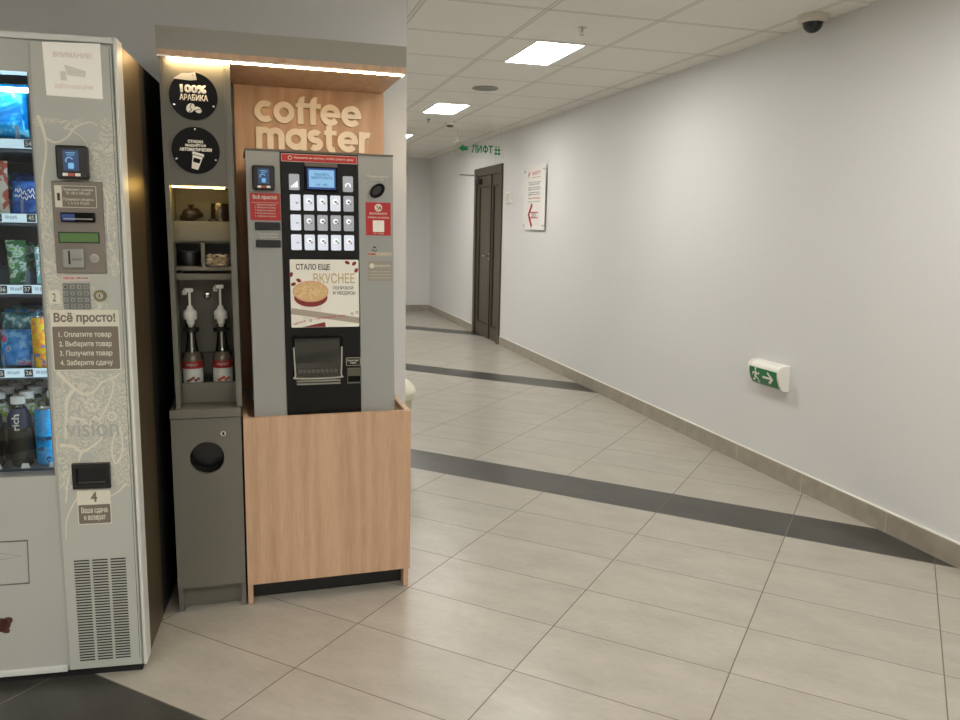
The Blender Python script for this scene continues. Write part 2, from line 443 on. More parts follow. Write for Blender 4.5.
p = empty('direction_plaque', 'tall white acrylic sign with red arrow pointing left on right wall', 'sign', WF(8.03, 1.338), RZ)
MB().rrect(0, .63, 0, .625, -.024, -.019, .004).build('acrylic_plate', plain('white_acrylic', srgb(232, 230, 224), .2), p)
for x, z in ((.04, .04), (.59, .04), (.04, .585), (.59, .585)):
    MB().disc(x, z, .011, .011, -.029, -.0005, 16).build('standoff', CHROME, p)
text('SAFETY', .25, .50, .540, .575, -.0245, RED, p)
text('MANAGEMENT', .25, .50, .512, .522, -.0245, RED, p)
MB().stroke([(.12, .52), (.15, .575), (.16, .54), (.19, .575)], .012, -.0255, -.0241).build('emblem', RED, p)
for i, (a, c) in enumerate((('Испытательная\nлаборатория', .46), ('Центр оценки\nквалификации', .41), ('Учебный центр\nпромышленности', .36))):
    text(a, .14, .50, c-.020, c+.018, -.0245, plain('grey_ink', srgb(96, 92, 90), .6), p)
text('Бюро переводов', .16, .49, .300, .325, -.0245, RED, p)
text('вход со стороны коридора', .14, .49, .272, .285, -.0245, PALE_INK, p)
MB().stroke([(.27, .255), (.17, .148), (.27, .028)], .045, -.0255, -.0241).build('arrow', RED, p)
b = MB(); b.stroke([(.19, .172), (.44, .172), (.44, .118), (.19, .118)], .010, -.0255, -.0241); b.build('arrow_tail', RED, p)
text('20', .25, .38, .128, .162, -.0245, INK, p)

p = empty('exit_sign', 'white box light with green running man and arrow low on right wall', 'exit sign', WF(3.885, .505), RZ)
def profile(pts, x0, x1, nm, m, par):
    b = MB(); a = [b.bm.verts.new((x0, -y, z)) for y, z in pts]; c = [b.bm.verts.new((x1, -y, z)) for y, z in pts]
    b.bm.faces.new(a); b.bm.faces.new(c[::-1])
    for i in range(len(pts)): b.bm.faces.new((a[i], c[i], c[(i+1) % len(pts)], a[(i+1) % len(pts)]))
    return b.build(nm, m, par, True)
full = [(.0005, 0), (.030, 0), (.047, .012), (.060, .035), (.069, .060), (.074, .085), (.075, .108), (.068, .126), (.050, .137), (.0005, .140)]
profile(full, 0, .014, 'end_cap', WHITE_PL, p); profile(full, .263, .278, 'end_cap', WHITE_PL, p)
inner = [(y*.95 if y > .01 else y, z*.97+.002) for y, z in full]
profile(inner, .014, .263, 'housing', WHITE_PL, p)
dif = [(.0295, .003), (.046, .013), (.0590, .036), (.0675, .060), (.0725, .085), (.0735, .103)]
b = MB()
A = [b.bm.verts.new((.0145, -y-.0006, z)) for y, z in dif]; Bv = [b.bm.verts.new((.2625, -y-.0006, z)) for y, z in dif]
for i in range(len(dif)-1): b.bm.faces.new((A[i], Bv[i], Bv[i+1], A[i+1]))
b.bm.normal_update()
bmesh.ops.solidify(b.bm, geom=b.bm.faces[:], thickness=.001)
EXG = plain('green_diffuser', srgb(12, 112, 56), .3)
dd = b.build('diffuser', EXG, p)
def curved(strokes, nm):
    """flat drawing wrapped on to the bulging diffuser"""
    b = MB()
    for pts, w in strokes:
        fine = []
        for q, r in zip(pts, pts[1:]):
            for k in range(6): fine.append((q[0]+(r[0]-q[0])*k/6, q[1]+(r[1]-q[1])*k/6))
        fine.append(pts[-1]); b.stroke(fine, w, 0, .0008)
    for v in b.bm.verts:
        z = v.co.z; y = dif[-1][0]
        for (y0, z0), (y1, z1) in zip(dif, dif[1:]):
            if z0 <= z <= z1: y = y0+(y1-y0)*(z-z0)/(z1-z0)
        v.co.x = .014+(v.co.x-.05)*.95; v.co.y = -y-.0022+v.co.y
    return b.build(nm, WHITE_PL, dd)
curved([([(.175, .058), (.265, .058)], .013), ([(.225, .088), (.268, .058), (.225, .028)], .013)], 'arrow')
curved([([(.105, .094), (.118, .094)], .016), ([(.118, .080), (.104, .052)], .018), ([(.112, .074), (.135, .066), (.146, .078)], .008),
        ([(.110, .074), (.088, .072), (.080, .058)], .008), ([(.106, .052), (.126, .038), (.124, .016)], .009), ([(.102, .052), (.090, .032), (.072, .028)], .009)], 'running_man')

# ------------------------------------------------------------------ ceiling fittings
def lamp(x, y, label):
    p = empty('ceiling_light', label, 'ceiling light', (x, y, HC), 0, 'square LED panels along the corridor ceiling')
    b = MB(); w, l, t = .150, .310, .008
    b.box(-w, w, -l, -l+t, -.007, -.0003); b.box(-w, w, l-t, l, -.007, -.0003); b.box(-w, -w+t, -l+t, l-t, -.007, -.0003); b.box(w-t, w, -l+t, l-t, -.007, -.0003)
    b.build('frame', WHITE_PL, p)
    box('diffuser', LED, p, -w+t, w-t, -l+t, l-t, -.0045, -.0006)
    return p
lamp(1.755, 4.80, 'nearest rectangular LED ceiling panel, glowing white, beside the sprinkler')
lamp(1.745, 7.29, 'middle rectangular LED ceiling panel beyond the round ceiling vent')
lamp(1.735, 9.78, 'farthest glowing ceiling panel, just right of the coffee kiosk edge')
for x in (-.10, -1.9):  # unseen panels added to brighten the far walls of the corridor
    for y in (8.5, 10.4): lamp(x, y, 'added LED ceiling panel in the unseen lobby, brightening the corridor end')
for y in (2.3, -.2, -2.7):
    for x in ((1.745, .53, -.68, -1.9, -3.1) if y < 2 else (1.745,)):
        lamp(x, y, 'rectangular LED ceiling panel above the hall before the vending machines')

def sprinkler(x, y, label):
    p = empty('sprinkler', label, 'sprinkler', (x, y, HC), 0); p.scale = (.78, .78, .78)
    MB().lathe([(0, -.0003), (.032, -.0003), (.030, -.006), (.012, -.008), (0, -.008)]).build('escutcheon', CHROME, p, True)
    MB().lathe([(0, -.008), (.009, -.008), (.009, -.022), (.005, -.026), (.005, -.034), (0, -.034)]).build('body', STEEL, p, True)
    MB().tube([(-.009, 0, -.02), (-.014, 0, -.034), (-.004, 0, -.048)], .002).tube([(.009, 0, -.02), (.014, 0, -.034), (.004, 0, -.048)], .002).build('yoke', STEEL, p)
    MB().lathe([(0, -.048), (.016, -.048), (.016, -.050), (0, -.050)]).build('deflector', STEEL, p)
sprinkler(1.73, 4.14, 'small metal sprinkler head on ceiling beside the nearest light panel')
sprinkler(1.755, 8.05, 'small metal sprinkler head on ceiling beyond the middle light panel')
p = empty('ceiling_speaker', 'round grey flush grille in the ceiling between the two light panels', 'ceiling vent', (1.775, 6.12, HC))
MB().lathe([(.098, -.0003), (.104, -.006), (.088, -.008), (.086, -.003)], n=40).build('rim', plain('grey_rim', srgb(150, 148, 142), .5), p, True)
MB().lathe([(0, -.004), (.086, -.003), (.086, -.0008), (0, -.0008)], n=40).build('grille', plain('grey_grille', srgb(150, 148, 143), .7, var=.3, scale=400), p)
p = empty('smoke_detector', 'small smoke detector on the ceiling far down the corridor', 'smoke detector', (2.03, 8.27, HC))
MB().lathe([(0, -.0003), (.055, -.0003), (.055, -.018), (.045, -.022), (0, -.022)]).build('base', WHITE_PL, p, True)
MB().lathe([(.034, -.022), (.036, -.034), (.022, -.042), (0, -.043)]).build('sensor_head', plain('grey_vents', srgb(95, 88, 84), .5), p, True)
p = empty('dome_camera', 'dark glass security dome camera in a white base beside right wall', 'security camera', (2.685, 3.52, HC)); p.scale = (.84, .84, .9)
MB().lathe([(0, -.0003), (.085, -.0003), (.088, -.012), (.080, -.034), (.062, -.040), (.058, -.036)], n=40).build('base_ring', plain('warm_white_plastic', srgb(205, 198, 186), .45), p, True)
MB().lathe([(.060, -.038)]+[(.056*math.cos(a*PI/16), -.040-.052*math.sin(a*PI/16)) for a in range(9)], n=40).build('dome', plain('smoked_dome', srgb(30, 32, 33), .12), p, True)

p = empty('lift_sign', 'clear hanging sign with green arrow, word and lift pictogram above door', 'sign', (2.165, 8.6, 0))
PZ = 2.205
MB().rrect(0, .555, PZ-.105, PZ+.055, -.003, .003, .006).build('acrylic_plate', ACRYL, p)
for x in (.03, .52): MB().tube([(x, 0, PZ+.05), (x, 0, HC-.0005)], .0012, 6).build('suspension_wire', CHROME, p)
b = MB(); b.prism([(.045, PZ-.012), (.095, PZ+.028), (.095, PZ+.010), (.145, PZ+.010), (.145, PZ-.034), (.095, PZ-.034), (.095, PZ-.052)], -.0045, -.0032); b.build('arrow', GREEN, p)
text('ЛИ', .19, .305, PZ-.056, PZ+.028, -.0032, GREEN, p, bold=.03, depth=.001)
MB().stroke([(.345+.026*math.cos(2*PI*k/24), PZ-.014+.026*math.sin(2*PI*k/24)) for k in range(25)], .013, -.0045, -.0032).stroke([(.345, PZ+.030), (.345, PZ-.058)], .013, -.0045, -.0032).build('lettering', GREEN, p)
text('Т', .380, .432, PZ-.056, PZ+.028, -.0032, GREEN, p, bold=.03, depth=.001)
b = MB()
for z in (PZ-.055, PZ-.017):
    for x in (.465, .50): b.rrect(x-.014, x+.014, z-.014, z+.014, -.0045, -.0032, .003)
for x in (.465, .50): b.prism([(x-.012, PZ+.008), (x+.012, PZ+.008), (x, PZ+.032)], -.0045, -.0032)
b.build('lift_pictogram', GREEN, p)

# ------------------------------------------------------------------ bin in the corridor
p = empty('waste_bin', 'cream bin with white liner peeking out behind the wooden kiosk counter', 'bin', (.795, 4.60, 0))
MB().lathe([(0, .0005), (.112, .0005), (.114, .02), (.105, .03), (.112, .25), (.128, .385), (.124, .385), (.108, .26), (.10, .04), (0, .035)]).build('bin_body', plain('cream_plastic', srgb(196, 190, 160), .45), p, True)
prof = [(.1305, .345), (.142, .375), (.140, .395), (.125, .42), (.10, .445), (.07, .462), (.055, .45), (.09, .42), (.11, .39)]
b = MB(); b.lathe(prof, n=36)
for v in b.bm.verts:
    a = math.atan2(v.co.y, v.co.x); k = 1+.03*math.sin(7*a)+.02*math.sin(13*a+1); v.co.x *= k; v.co.y *= k
b.build('liner', plain('white_bag_film', srgb(228, 224, 205), .4), p, True)

# ================================================================== SNACK VENDING MACHINE
V = empty('snack_machine', 'grey snack vending machine with glass front, keypad and cream ornament', 'vending machine', LF(0, 0), LM)
XW0, XW1, ZW0, ZW1, XL = -.86, -.217, .627, 1.731, -.97
SIDE_REFLECTION = plain('brown_reflection_steel', srgb(100, 86, 64), .42, metal=.75, var=.10, scale=60)  # brown paints in the reflection on the front part of the side
b = MB()
b.box(XL+.004, XL+.022, .062, .70, .028, 1.822)
b.box(XL+.022, -.022, .68, .70, .028, 1.822); b.box(XL+.022, -.022, .062, .68, 1.80, 1.822); b.box(XL+.022, -.022, .062, .68, .028, .05)
b.box(-.018, .0, .30, .70, .028, 1.822)  # rear part of the side: black paints in shade and dark reflection
b.build('cabinet', plain('rear_shade_black_steel', srgb(16, 15, 14), .5), V)
box('side_panel', SIDE_REFLECTION, V, -.018, .0003, .062, .2998, .028, 1.822)
b = MB(); b.box(-.2, -.19, .062, .67, .60, 1.78); b.box(XW0-.01, XW0, .062, .67, .60, 1.78); b.box(XW0, -.2, .60, .61, .60, 1.78); b.box(XW0, -.2, .062, .60, .60, .612)
b.box(XW0, -.2, .062, .60, 1.768, 1.78)
b.build('chamber', plain('chamber_grey', srgb(38, 42, 50), .4), V)
# door around the window
b = MB()
b.box(XL+.01, XW0, .0, .06, .026, 1.812); b.box(XW1, -.0052, .0, .06, .026, 1.812)
b.box(XW0, XW1, .0, .06, ZW1, 1.812); b.box(XW0, XW1, .0, .06, .026, ZW0)
dr = b.build('door', MACHINE_GREY, V)
b = MB(); b.box(-.005, .0045, -.008, .06, .026, 1.83, .003); b.box(XL, XL+.014, -.008, .06, .035, 1.83, .003); b.box(XL+.014, -.005, -.008, .06, 1.813, 1.83, .003)
b.build('door_edge_trim', WHITE_TRIM, V)
b = MB(); b.box(XL+.01, -.216, -.011, -.0003, .026, .044, .002); b.build('bottom_ledge', WHITE_TRIM, V)
box('plinth', DARKBOX, V, XL+.02, -.012, .010, .68, .0005, .0255)
box('window_pane', GLASS, V, XW0+.001, XW1-.001, .040, .045, ZW0+.001, ZW1-.001)
b = MB(); b.box(XW1-.004, XW1-.0005, .002, .039, ZW0, ZW1); b.box(XW0, XW1-.005, .002, .039, ZW0, ZW0+.004)
b.build('window_gasket', plain('gasket_grey', srgb(120, 122, 120), .6), V)
# delivery flap outline at the lower left
fl = MB().stroke([(-.62, .438), (-.302, .438), (-.305, .308), (-.62, .308), (-.62, .438)], .0035, -.0015, -.0002).build('flap_outline', plain('flap_groove', srgb(96, 96, 90), .5), V)
box('delivery_flap', MACHINE_GREY, V, -.616, -.306, -.0012, -.0002, .312, .435)
MB().stroke([(-.60, .412), (-.38, .405), (-.318, .392), (-.40, .382), (-.60, .378)], .002, -.0018, -.0013).build('flap_arrow', PALE_INK, V)
MB().disc(-.392, .185, .030, .022, -.0012, -.0002, 14).disc(-.372, .195, .017, .012, -.0012, -.0002, 14, .5).disc(-.380, .170, .016, .010, -.0012, -.0002, 14, -.6).build('coffee_bean_decal', plain('brown_decal', srgb(86, 50, 38), .5), V)
# control plate
cp = MB().box(-.208, -.0085, -.014, -.0005, .032, 1.806, .002).build('control_plate', PRINTED, V)
FY = -.0145
PR = plain('cream_print_line', srgb(212, 207, 190), .5)
def curve2(pts, n=6):
    out = []
    P = [pts[0]]+list(pts)+[pts[-1]]
    for i in range(1, len(P)-2):
        for k in range(n):
            t = k/n; q = []
            for d in (0, 1):
                a, b_, c, e = P[i-1][d], P[i][d], P[i+1][d], P[i+2][d]
                q.append(.5*((2*b_)+(-a+c)*t+(2*a-5*b_+4*c-e)*t*t+(-a+3*b_-3*c+e)*t**3))
            out.append(tuple(q))
    out.append(pts[-1]); return out
def taper(pts, w0, w1): return [w0+(w1-w0)*i/(len(pts)-1) for i in range(len(pts))]
b = MB()
br = [([(-.197, 1.62), (-.185, 1.58), (-.182, 1.53), (-.196, 1.45), (-.20, 1.38)], .008, .004), ([(-.182, 1.565), (-.16, 1.552), (-.13, 1.565), (-.11, 1.59), (-.09, 1.602), (-.068, 1.608), (-.05, 1.60)], .006, .002),
      ([(-.12, 1.585), (-.10, 1.575), (-.085, 1.56), (-.075, 1.535)], .003, .002), ([(-.048, 1.44), (-.036, 1.40), (-.04, 1.33), (-.034, 1.27)], .005, .002),
      ([(-.19, .93), (-.165, .90), (-.13, .868), (-.10, .872), (-.075, .90), (-.04, .915), (-.028, .925)], .010, .003),
      ([(-.15, .88), (-.17, .85), (-.175, .80), (-.18, .74)], .011, .005), ([(-.165, .80), (-.13, .79), (-.12, .77), (-.10, .80), (-.085, .78)], .009, .004),
      ([(-.088, .79), (-.066, .83), (-.05, .87), (-.045, .90)], .006, .003), ([(-.195, .72), (-.16, .715), (-.14, .70), (-.11, .715), (-.085, .74), (-.09, .78)], .010, .004),
      ([(-.03, .77), (-.05, .745), (-.06, .70), (-.052, .66), (-.034, .69), (-.03, .73), (-.036, .76)], .005, .004), ([(-.14, .70), (-.15, .67)], .008, .004),
      ([(-.026, .60), (-.05, .575), (-.08, .56)], .006, .002), ([(-.19, .55), (-.18, .62), (-.17, .64)], .003, .006), ([(-.195, .44), (-.19, .50), (-.16, .56), (-.12, .585)], .002, .006)]
for pts, a, c in br:
    q = curve2(pts); b.stroke(q, taper(q, a, c), FY-.0004, FY)
for cx, cz, r in ((-.105, .835, .017), (-.055, .80, .011)):
    q = [(cx+r*(1+.22*math.cos(9*a))*math.cos(a), cz+r*(1+.22*math.cos(9*a))*math.sin(a)) for a in [2*PI*k/54 for k in range(55)]]
    b.stroke(q, .0035, FY-.0004, FY); b.disc(cx, cz, r*.3, r*.3, FY-.0004, FY, 12)
ob = b.build('branch_ornament', PR, cp)
text('vision', -.178, -.038, .742, .792, FY, plain('grey_print', srgb(166, 168, 160), .5), cp, bold=.01)
# paper notice
b = MB(); b.prism([(-.175, 1.806), (-.034, 1.810), (-.034, 1.669), (-.172, 1.672)], FY-.0012, FY-.0002); no = b.build('paper_notice', plain('notice_paper', srgb(252, 250, 242), .6, var=.01), V)
FADE = plain('faded_print', srgb(232, 220, 210), .6); FADE2 = plain('faded_grey_print', srgb(218, 216, 207), .6)
text('ВНИМАНИЕ!', -.150, -.056, 1.770, 1.784, FY-.0013, FADE, no, bold=.03)
text('ВЕДЁТСЯ НАБЛЮДЕНИЕ', -.150, -.056, 1.690, 1.704, FY-.0013, FADE, no, bold=.03)
b = MB(); b.prism([(-.125, 1.752), (-.072, 1.738), (-.075, 1.722), (-.118, 1.726)], FY-.0017, FY-.0013); b.prism([(-.135, 1.735), (-.122, 1.735), (-.12, 1.712), (-.135, 1.712)], FY-.0017, FY-.0013)
b.build('camera_pictogram', FADE2, no)

def card_terminal(par, x0, x1, z0, z1, y, glow=NFC_GLOW):
    t = MB().box(x0, x1, y-.030, y, z0, z1, .006).build('card_terminal', BLACK, par)
    w, h = x1-x0, z1-z0; ys = y-.0302
    MB().box(x0+w*.25, x1-w*.25, ys-.0008, ys, z0+h*.25, z1-h*.14).build('terminal_screen', NFC_BLUE, t)
    b = MB(); cx = (x0+x1)/2; cz = z0+h*.42
    b.rrect(cx-w*.09, cx+w*.09, cz-h*.11, cz+h*.06, ys-.0015, ys-.001, .002)
    q = [(cx-w*.05+w*.11*math.cos(a), cz+h*.13+h*.09*math.sin(a)) for a in [PI*.1+PI*1.1*k/12 for k in range(13)]]
    b.stroke(q, .003, ys-.0015, ys-.001); b.rrect(cx-w*.15, cx+w*.15, z1-h*.24, z1-h*.215, ys-.0015, ys-.001, .0005); b.rrect(cx-w*.12, cx+w*.12, z1-h*.30, z1-h*.28, ys-.0015, ys-.001, .0005)
    b.build('tap_icon', glow, t)
    for k, m in ((-1, WHITE_PAPER), (0, plain('orange_red_print', srgb(190, 80, 50), .5)), (1, WHITE_PAPER)):
        MB().rrect(cx+k*w*.2-w*.085, cx+k*w*.2+w*.085, z0+h*.09, z0+h*.18, ys-.001, ys, .001).build('card_logo', m, t)
    return t
card_terminal(V, -.153, -.076, 1.456, 1.544, FY-.0002)
# payment plate
pp = MB().box(-.174, -.047, FY-.006, FY-.0002, 1.205, 1.452, .002).build('payment_plate', TAUPE, V)
PY = FY-.0062
MB().rrect(-.166, -.062, 1.382, 1.440, PY-.0006, PY, .002).build('notice_frame', CREAM_PRINT, pp)
MB().rrect(-.148, -.0635, 1.3835, 1.4385, PY-.0010, PY-.0006, .001).build('notice_field', LABEL_TAUPE, pp)
text('1', -.160, -.153, 1.400, 1.420, PY-.0008, INK, pp)
text('Принимает купюры:\n50, 100 и 500 руб.', -.145, -.068, 1.415, 1.434, PY-.0011, CREAM_PRINT, pp)
text('Принимает монеты:\n1, 2, 5 и 10 руб.', -.145, -.068, 1.389, 1.408, PY-.0011, CREAM_PRINT, pp)
s = MB().rrect(-.153, -.068, 1.343, 1.369, PY-.008, PY, .003).build('banknote_slot', BLACK_GLOSS, pp)
MB().box(-.150, -.118, PY-.0092, PY-.0082, 1.347, 1.365).build('slot_glow', emit('blue_slot_light', (.04, .10, .4, 1), .08), s)
MB().box(-.145, -.073, PY-.0096, PY-.0082, 1.3505, 1.3535).build('slot_lip', STEEL, s)
s = MB().box(-.163, -.060, PY-.0015, PY, 1.287, 1.317).build('text_display', BLACK, pp)
MB().box(-.160, -.063, PY-.0024, PY-.0016, 1.290, 1.314).build('display_field', LCD, s)
s = MB().box(-.157, -.100, PY-.006, PY, 1.219, 1.274, .004).build('coin_insert', STEEL, pp)
MB().box(-.140, -.1355, PY-.0075, PY-.0062, 1.230, 1.266).build('coin_slot', BLACK, s)
text('MONETE', -.130, -.105, 1.240, 1.246, PY-.0061, INK, s)
MB().disc(-.074, 1.247, .0125, .0125, PY-.007, PY, 20).build('return_button', CHROME, pp)
MB().disc(-.074, 1.247, .0085, .0085, PY-.010, PY-.0071, 20).build('button_cap', STEEL, pp)
# small strip labels, keypad and lock
MB().rrect(-.165, -.092, 1.184, 1.199, FY-.0008, FY-.0002, .001).build('strip_label', plain('pale_label', srgb(206, 190, 180), .5), V)
text('ТЕЛЕФОН СЕРВИСА', -.160, -.130, 1.188, 1.195, FY-.0008, RED, V); text('8 (800) 200-00-00', -.127, -.096, 1.188, 1.195, FY-.0008, INK, V)
kp = MB().rrect(-.162, -.093, 1.106, 1.178, FY-.0022, FY-.0002, .003).build('keypad', plain('keypad_plate', srgb(120, 124, 120), .4), V)
for r in range(4):
    for c in range(4):
        x = -.154+c*.0175; z = 1.168-r*.0178
        k = MB().box(x-.0062, x+.0062, FY-.006, FY-.0023, z-.0062, z+.0062, .0015).build('key', STEEL, kp)
        text(('123A', '456B', '789C', '*0#D')[r][c], x-.002, x+.002, z-.003, z+.003, FY-.0061, INK, k)
b = MB(); b.disc(-.067, 1.144, .0165, .0155, FY-.008, FY-.0002, 26); lk = b.build('lock', plain('brass_lock', srgb(150, 142, 110), .25, metal=.9), V)
MB().disc(-.067, 1.144, .010, .0095, FY-.011, FY-.0081, 20).build('lock_barrel', CHROME, lk); MB().box(-.068, -.066, FY-.0116, FY-.0111, 1.139, 1.149).build('keyhole', BLACK, lk)
MB().rrect(-.199, -.170, 1.121, 1.158, FY-.0008, FY-.0002, .002).build('number_label', CREAM_PRINT, V); text('2', -.189, -.181, 1.128, 1.150, FY-.0008, INK, V)
# instruction label
sg = MB().rrect(-.1985, -.0225, .934, 1.104, FY-.0010, FY-.0002, .004).build('instruction_label', CREAM_PRINT, V)
MB().rrect(-.1955, -.0255, .937, 1.058, FY-.0016, FY-.0010, .003).build('label_field', LABEL_TAUPE, sg)
text('Всё просто!', -.190, -.032, 1.064, 1.097, FY-.001, LABEL_TAUPE, sg, bold=.035)
for i, s in enumerate(('1. Оплатите товар', '2. Выберите товар', '3. Получите товар', '4. Заберите сдачу')):
    z = 1.038-i*.0265
    text(s, -.180, -.044, z-.013, z+.006, FY-.0017, CREAM_PRINT, sg, bold=.02)
# change tray
ct = MB()
x0, x1, z0, z1 = -.166, -.066, .592, .666
ct.box(x0, x0+.010, FY-.012, FY-.0002, z0, z1).box(x1-.010, x1, FY-.012, FY-.0002, z0, z1).box(x0+.01, x1-.01, FY-.012, FY-.0002, z1-.012, z1).box(x0+.01, x1-.01, FY-.012, FY-.0002, z0, z0+.014)
ct = ct.build('change_tray', BLACK, V)
MB().box(x0+.010, x1-.010, FY-.002, FY-.0002, z0+.014, z1-.012).build('tray_pocket', plain('pocket_black', srgb(8, 8, 8), .6), ct)
MB().box(x0+.014, x1-.014, FY-.008, FY-.0022, z0+.015, z0+.021).build('tray_lip', plain('tray_edge', srgb(52, 50, 46), .3), ct)
ch = MB().rrect(-.160, -.070, .482, .584, FY-.0010, FY-.0002, .004).build('change_label', CREAM_PRINT, V)
MB().rrect(-.1575, -.0725, .4845, .541, FY-.0016, FY-.0010, .003).build('label_field', LABEL_TAUPE, ch)
text('4', -.123, -.106, .549, .579, FY-.001, LABEL_TAUPE, ch, bold=.035)
text('Ваша сдача\nи возврат', -.150, -.080, .491, .534, FY-.0017, CREAM_PRINT, ch, bold=.02)
# ventilation slots: three columns
for k, x in enumerate((-.179, -.1295, -.080)):
    b = MB()
    for i in range(37): z = .372-i*.00865; b.box(x, x+.0415, FY-.0006, FY-.0001, z-.0019, z+.0019)
    b.build('vent_column', BLACK, cp)
MB().box(-.0135, -.0120, FY-.0004, FY-.0001, .05, 1.80).build('plate_seam', plain('seam_grey', srgb(96, 96, 90), .5), cp)
# light tube inside
lt = MB().box(XW0+.01, -.205, .068, .092, 1.690, 1.700, .002).build('light_tube', COOL, V)
lt2 = MB().box(-.2045, -.2005, .075, .085, .66, 1.66).build('light_strip', COOL, V)
# shelves with price rails
SH = [(1.552, ('54',), (-.234,), .145), (1.352, ('44', '45'), (-.325, -.240), .085), (1.155, ('36', '37'), (-.325, -.262), .063), (.917, ('25', '26'), (-.348, -.274), .074)]
DARKTAG = plain('navy_tag', srgb(34, 42, 52), .4)
for z, nums, xs, wd in SH:
    s = MB().box(XW0+.002, -.206, .070, .58, z-.022, z-.016).build('shelf', plain('shelf_grey', srgb(70, 78, 88), .35), V)
    r = MB().box(XW0+.002, -.206, .056, .069, z-.013, z+.011).build('price_rail', RAIL, s)
    for n_, x in zip(nums, xs):
        g = MB().box(x-.022, x+.000, .0545, .0555, z-.011, z+.010).build('number_tag', DARKTAG, s)
        text(n_, x-.019, x-.003, z-.0065, z+.0065, .0544, WHITE_PAPER, s, bold=.03)
        if x+.04 < -.2: text('50 руб.', x+.008, x+.040, z-.005, z+.006, .0555, INK, s)
    b = MB()
    for k in range(9):
        x = -.238-k*.074; b.box(x+.030, x+.032, .075, .55, z-.012, z+.05)
    b.build('lane_divider', plain('divider', srgb(120, 130, 140), .3), s)
s = MB().box(XW0+.002, -.206, .056, .58, .628, .634).build('shelf', MATS['shelf_grey'], V)
b = MB()
for k in range(9): b.prism([(-.238-k*.074-.012, .636), (-.238-k*.074+.012, .636), (-.238-k*.074+.008, .65), (-.238-k*.074-.008, .65)], .056, .060)
b.build('lane_front', WHITE_PL, s)

# ---------------- products behind the glass
def bag(name, label, m, x, y, z, w, h, t, group, tilt=0., yaw=0., logo=None):
    b = MB(); nx, nz = 14, 18; F, Bk = [], []
    for j in range(nz+1):
        r, r2 = [], []
        for i in range(nx+1):
            u, v = i/nx*2-1, j/nz*2-1
            e = max(0, 1-abs(u)**3.2)*max(0, 1-abs(v)**4)
            wr = .0025*math.sin(7*u+3*v+x*90)+.002*math.sin(11*v-4*u+z*50)
            xx = u*w/2*(1-.05*(1-abs(v)**3)); zz = (v+1)/2*h
            th = t/2*(e**.5)
            r.append(b.bm.verts.new((xx, -th-wr*e, zz))); r2.append(b.bm.verts.new((xx, th+.0004, zz)))
        F.append(r); Bk.append(r2)
    for j in range(nz):
        for i in range(nx):
            b.bm.faces.new((F[j][i], F[j][i+1], F[j+1][i+1], F[j+1][i])); b.bm.faces.new((Bk[j][i], Bk[j+1][i], Bk[j+1][i+1], Bk[j][i+1]))
    for j in range(nz):
        b.bm.faces.new((F[j][0], F[j+1][0], Bk[j+1][0], Bk[j][0])); b.bm.faces.new((F[j][nx], Bk[j][nx], Bk[j+1][nx], F[j+1][nx]))
    for i in range(nx):
        b.bm.faces.new((F[0][i], Bk[0][i], Bk[0][i+1], F[0][i+1])); b.bm.faces.new((F[nz][i], F[nz][i+1], Bk[nz][i+1], Bk[nz][i]))
    o = b.build(name, m, None, True); o.location = LF(x, y, z); o.rotation_euler = (tilt, 0, LM+yaw)
    tag(o, label, 'snack', group)
    return o
CYAN = wrapper('cyan_foil', srgb(0, 130, 205), srgb(20, 165, 225), srgb(120, 210, 240), .22, 14, .3)
NAVY = wrapper('navy_foil', srgb(20, 36, 84), srgb(30, 56, 120), srgb(60, 100, 170), .25, 22, .3)
BLUE = wrapper('blue_foil', srgb(24, 84, 170), srgb(40, 110, 200), srgb(110, 160, 215), .25, 18, .2)
CREAMRED = wrapper('cream_red_wrap', srgb(196, 190, 170), srgb(178, 74, 50), srgb(210, 204, 190), .35, 14)
GREENW = wrapper('green_wrap', srgb(50, 110, 60), srgb(176, 190, 180), srgb(96, 168, 60), .3, 40)
MINTW = wrapper('mint_wrap', srgb(120, 180, 180), srgb(210, 216, 214), srgb(60, 120, 60), .3, 35)
BERRY = wrapper('berry_wrap', srgb(30, 120, 190), srgb(110, 165, 205), srgb(200, 60, 80), .3, 26)
TEAL = wrapper('teal_wrap', srgb(30, 70, 74), srgb(60, 120, 130), srgb(160, 190, 190), .3, 30)
YELLOW = wrapper('yellow_wrap', srgb(226, 186, 30), srgb(235, 140, 40), srgb(60, 110, 170), .3, 34)
G1 = 'bags and bars behind the glass of the snack machine'
bag('snack_bag', 'bright cyan snack bag at the left edge of the top shelf', CYAN, -.335, .115, 1.572, .150, .148, .05, G1, -.12)
bag('snack_bag', 'dark navy snack bag at the right end of the top shelf', NAVY, -.242, .20, 1.570, .085, .14, .03, G1, -.1)
for k in range(2): bag('snack_bag', 'cyan snack bag standing deeper in the top shelf lane', CYAN, -.365-.0*k, .28+.14*k, 1.572, .15, .145, .05, G1, -.1)
for k in range(2): bag('snack_bag', 'navy snack bag deep in the right lane of the top shelf', NAVY, -.262, .34+.12*k, 1.572, .11, .14, .04, G1, -.1)
bb = bag('snack_bag', 'royal blue snack bag with white scrawl on the second shelf', BLUE, -.268, .105, 1.362, .098, .095, .035, G1, -.15)
b = MB()
for j, (zz, am) in enumerate(((.060, .007), (.045, .005))):
    q = [(-.032+.064*k/30, zz+am*math.sin(k*1.3)+.004*math.sin(k*.4)) for k in range(31)]
    b.stroke(q, .0025, -.0208, -.0200)
b.build('white_lettering', WHITE_PAPER, bb)
bag('snack_bag', 'cream and red snack packet at the left edge of the second shelf', CREAMRED, -.350, .10, 1.362, .062, .145, .02, G1, -.05)
for k in range(3): bag('snack_bag', 'blue snack bag in the depth of the second shelf', NAVY, -.290, .20+.11*k, 1.362, .10, .12-.01*k, .035, G1, -.1)
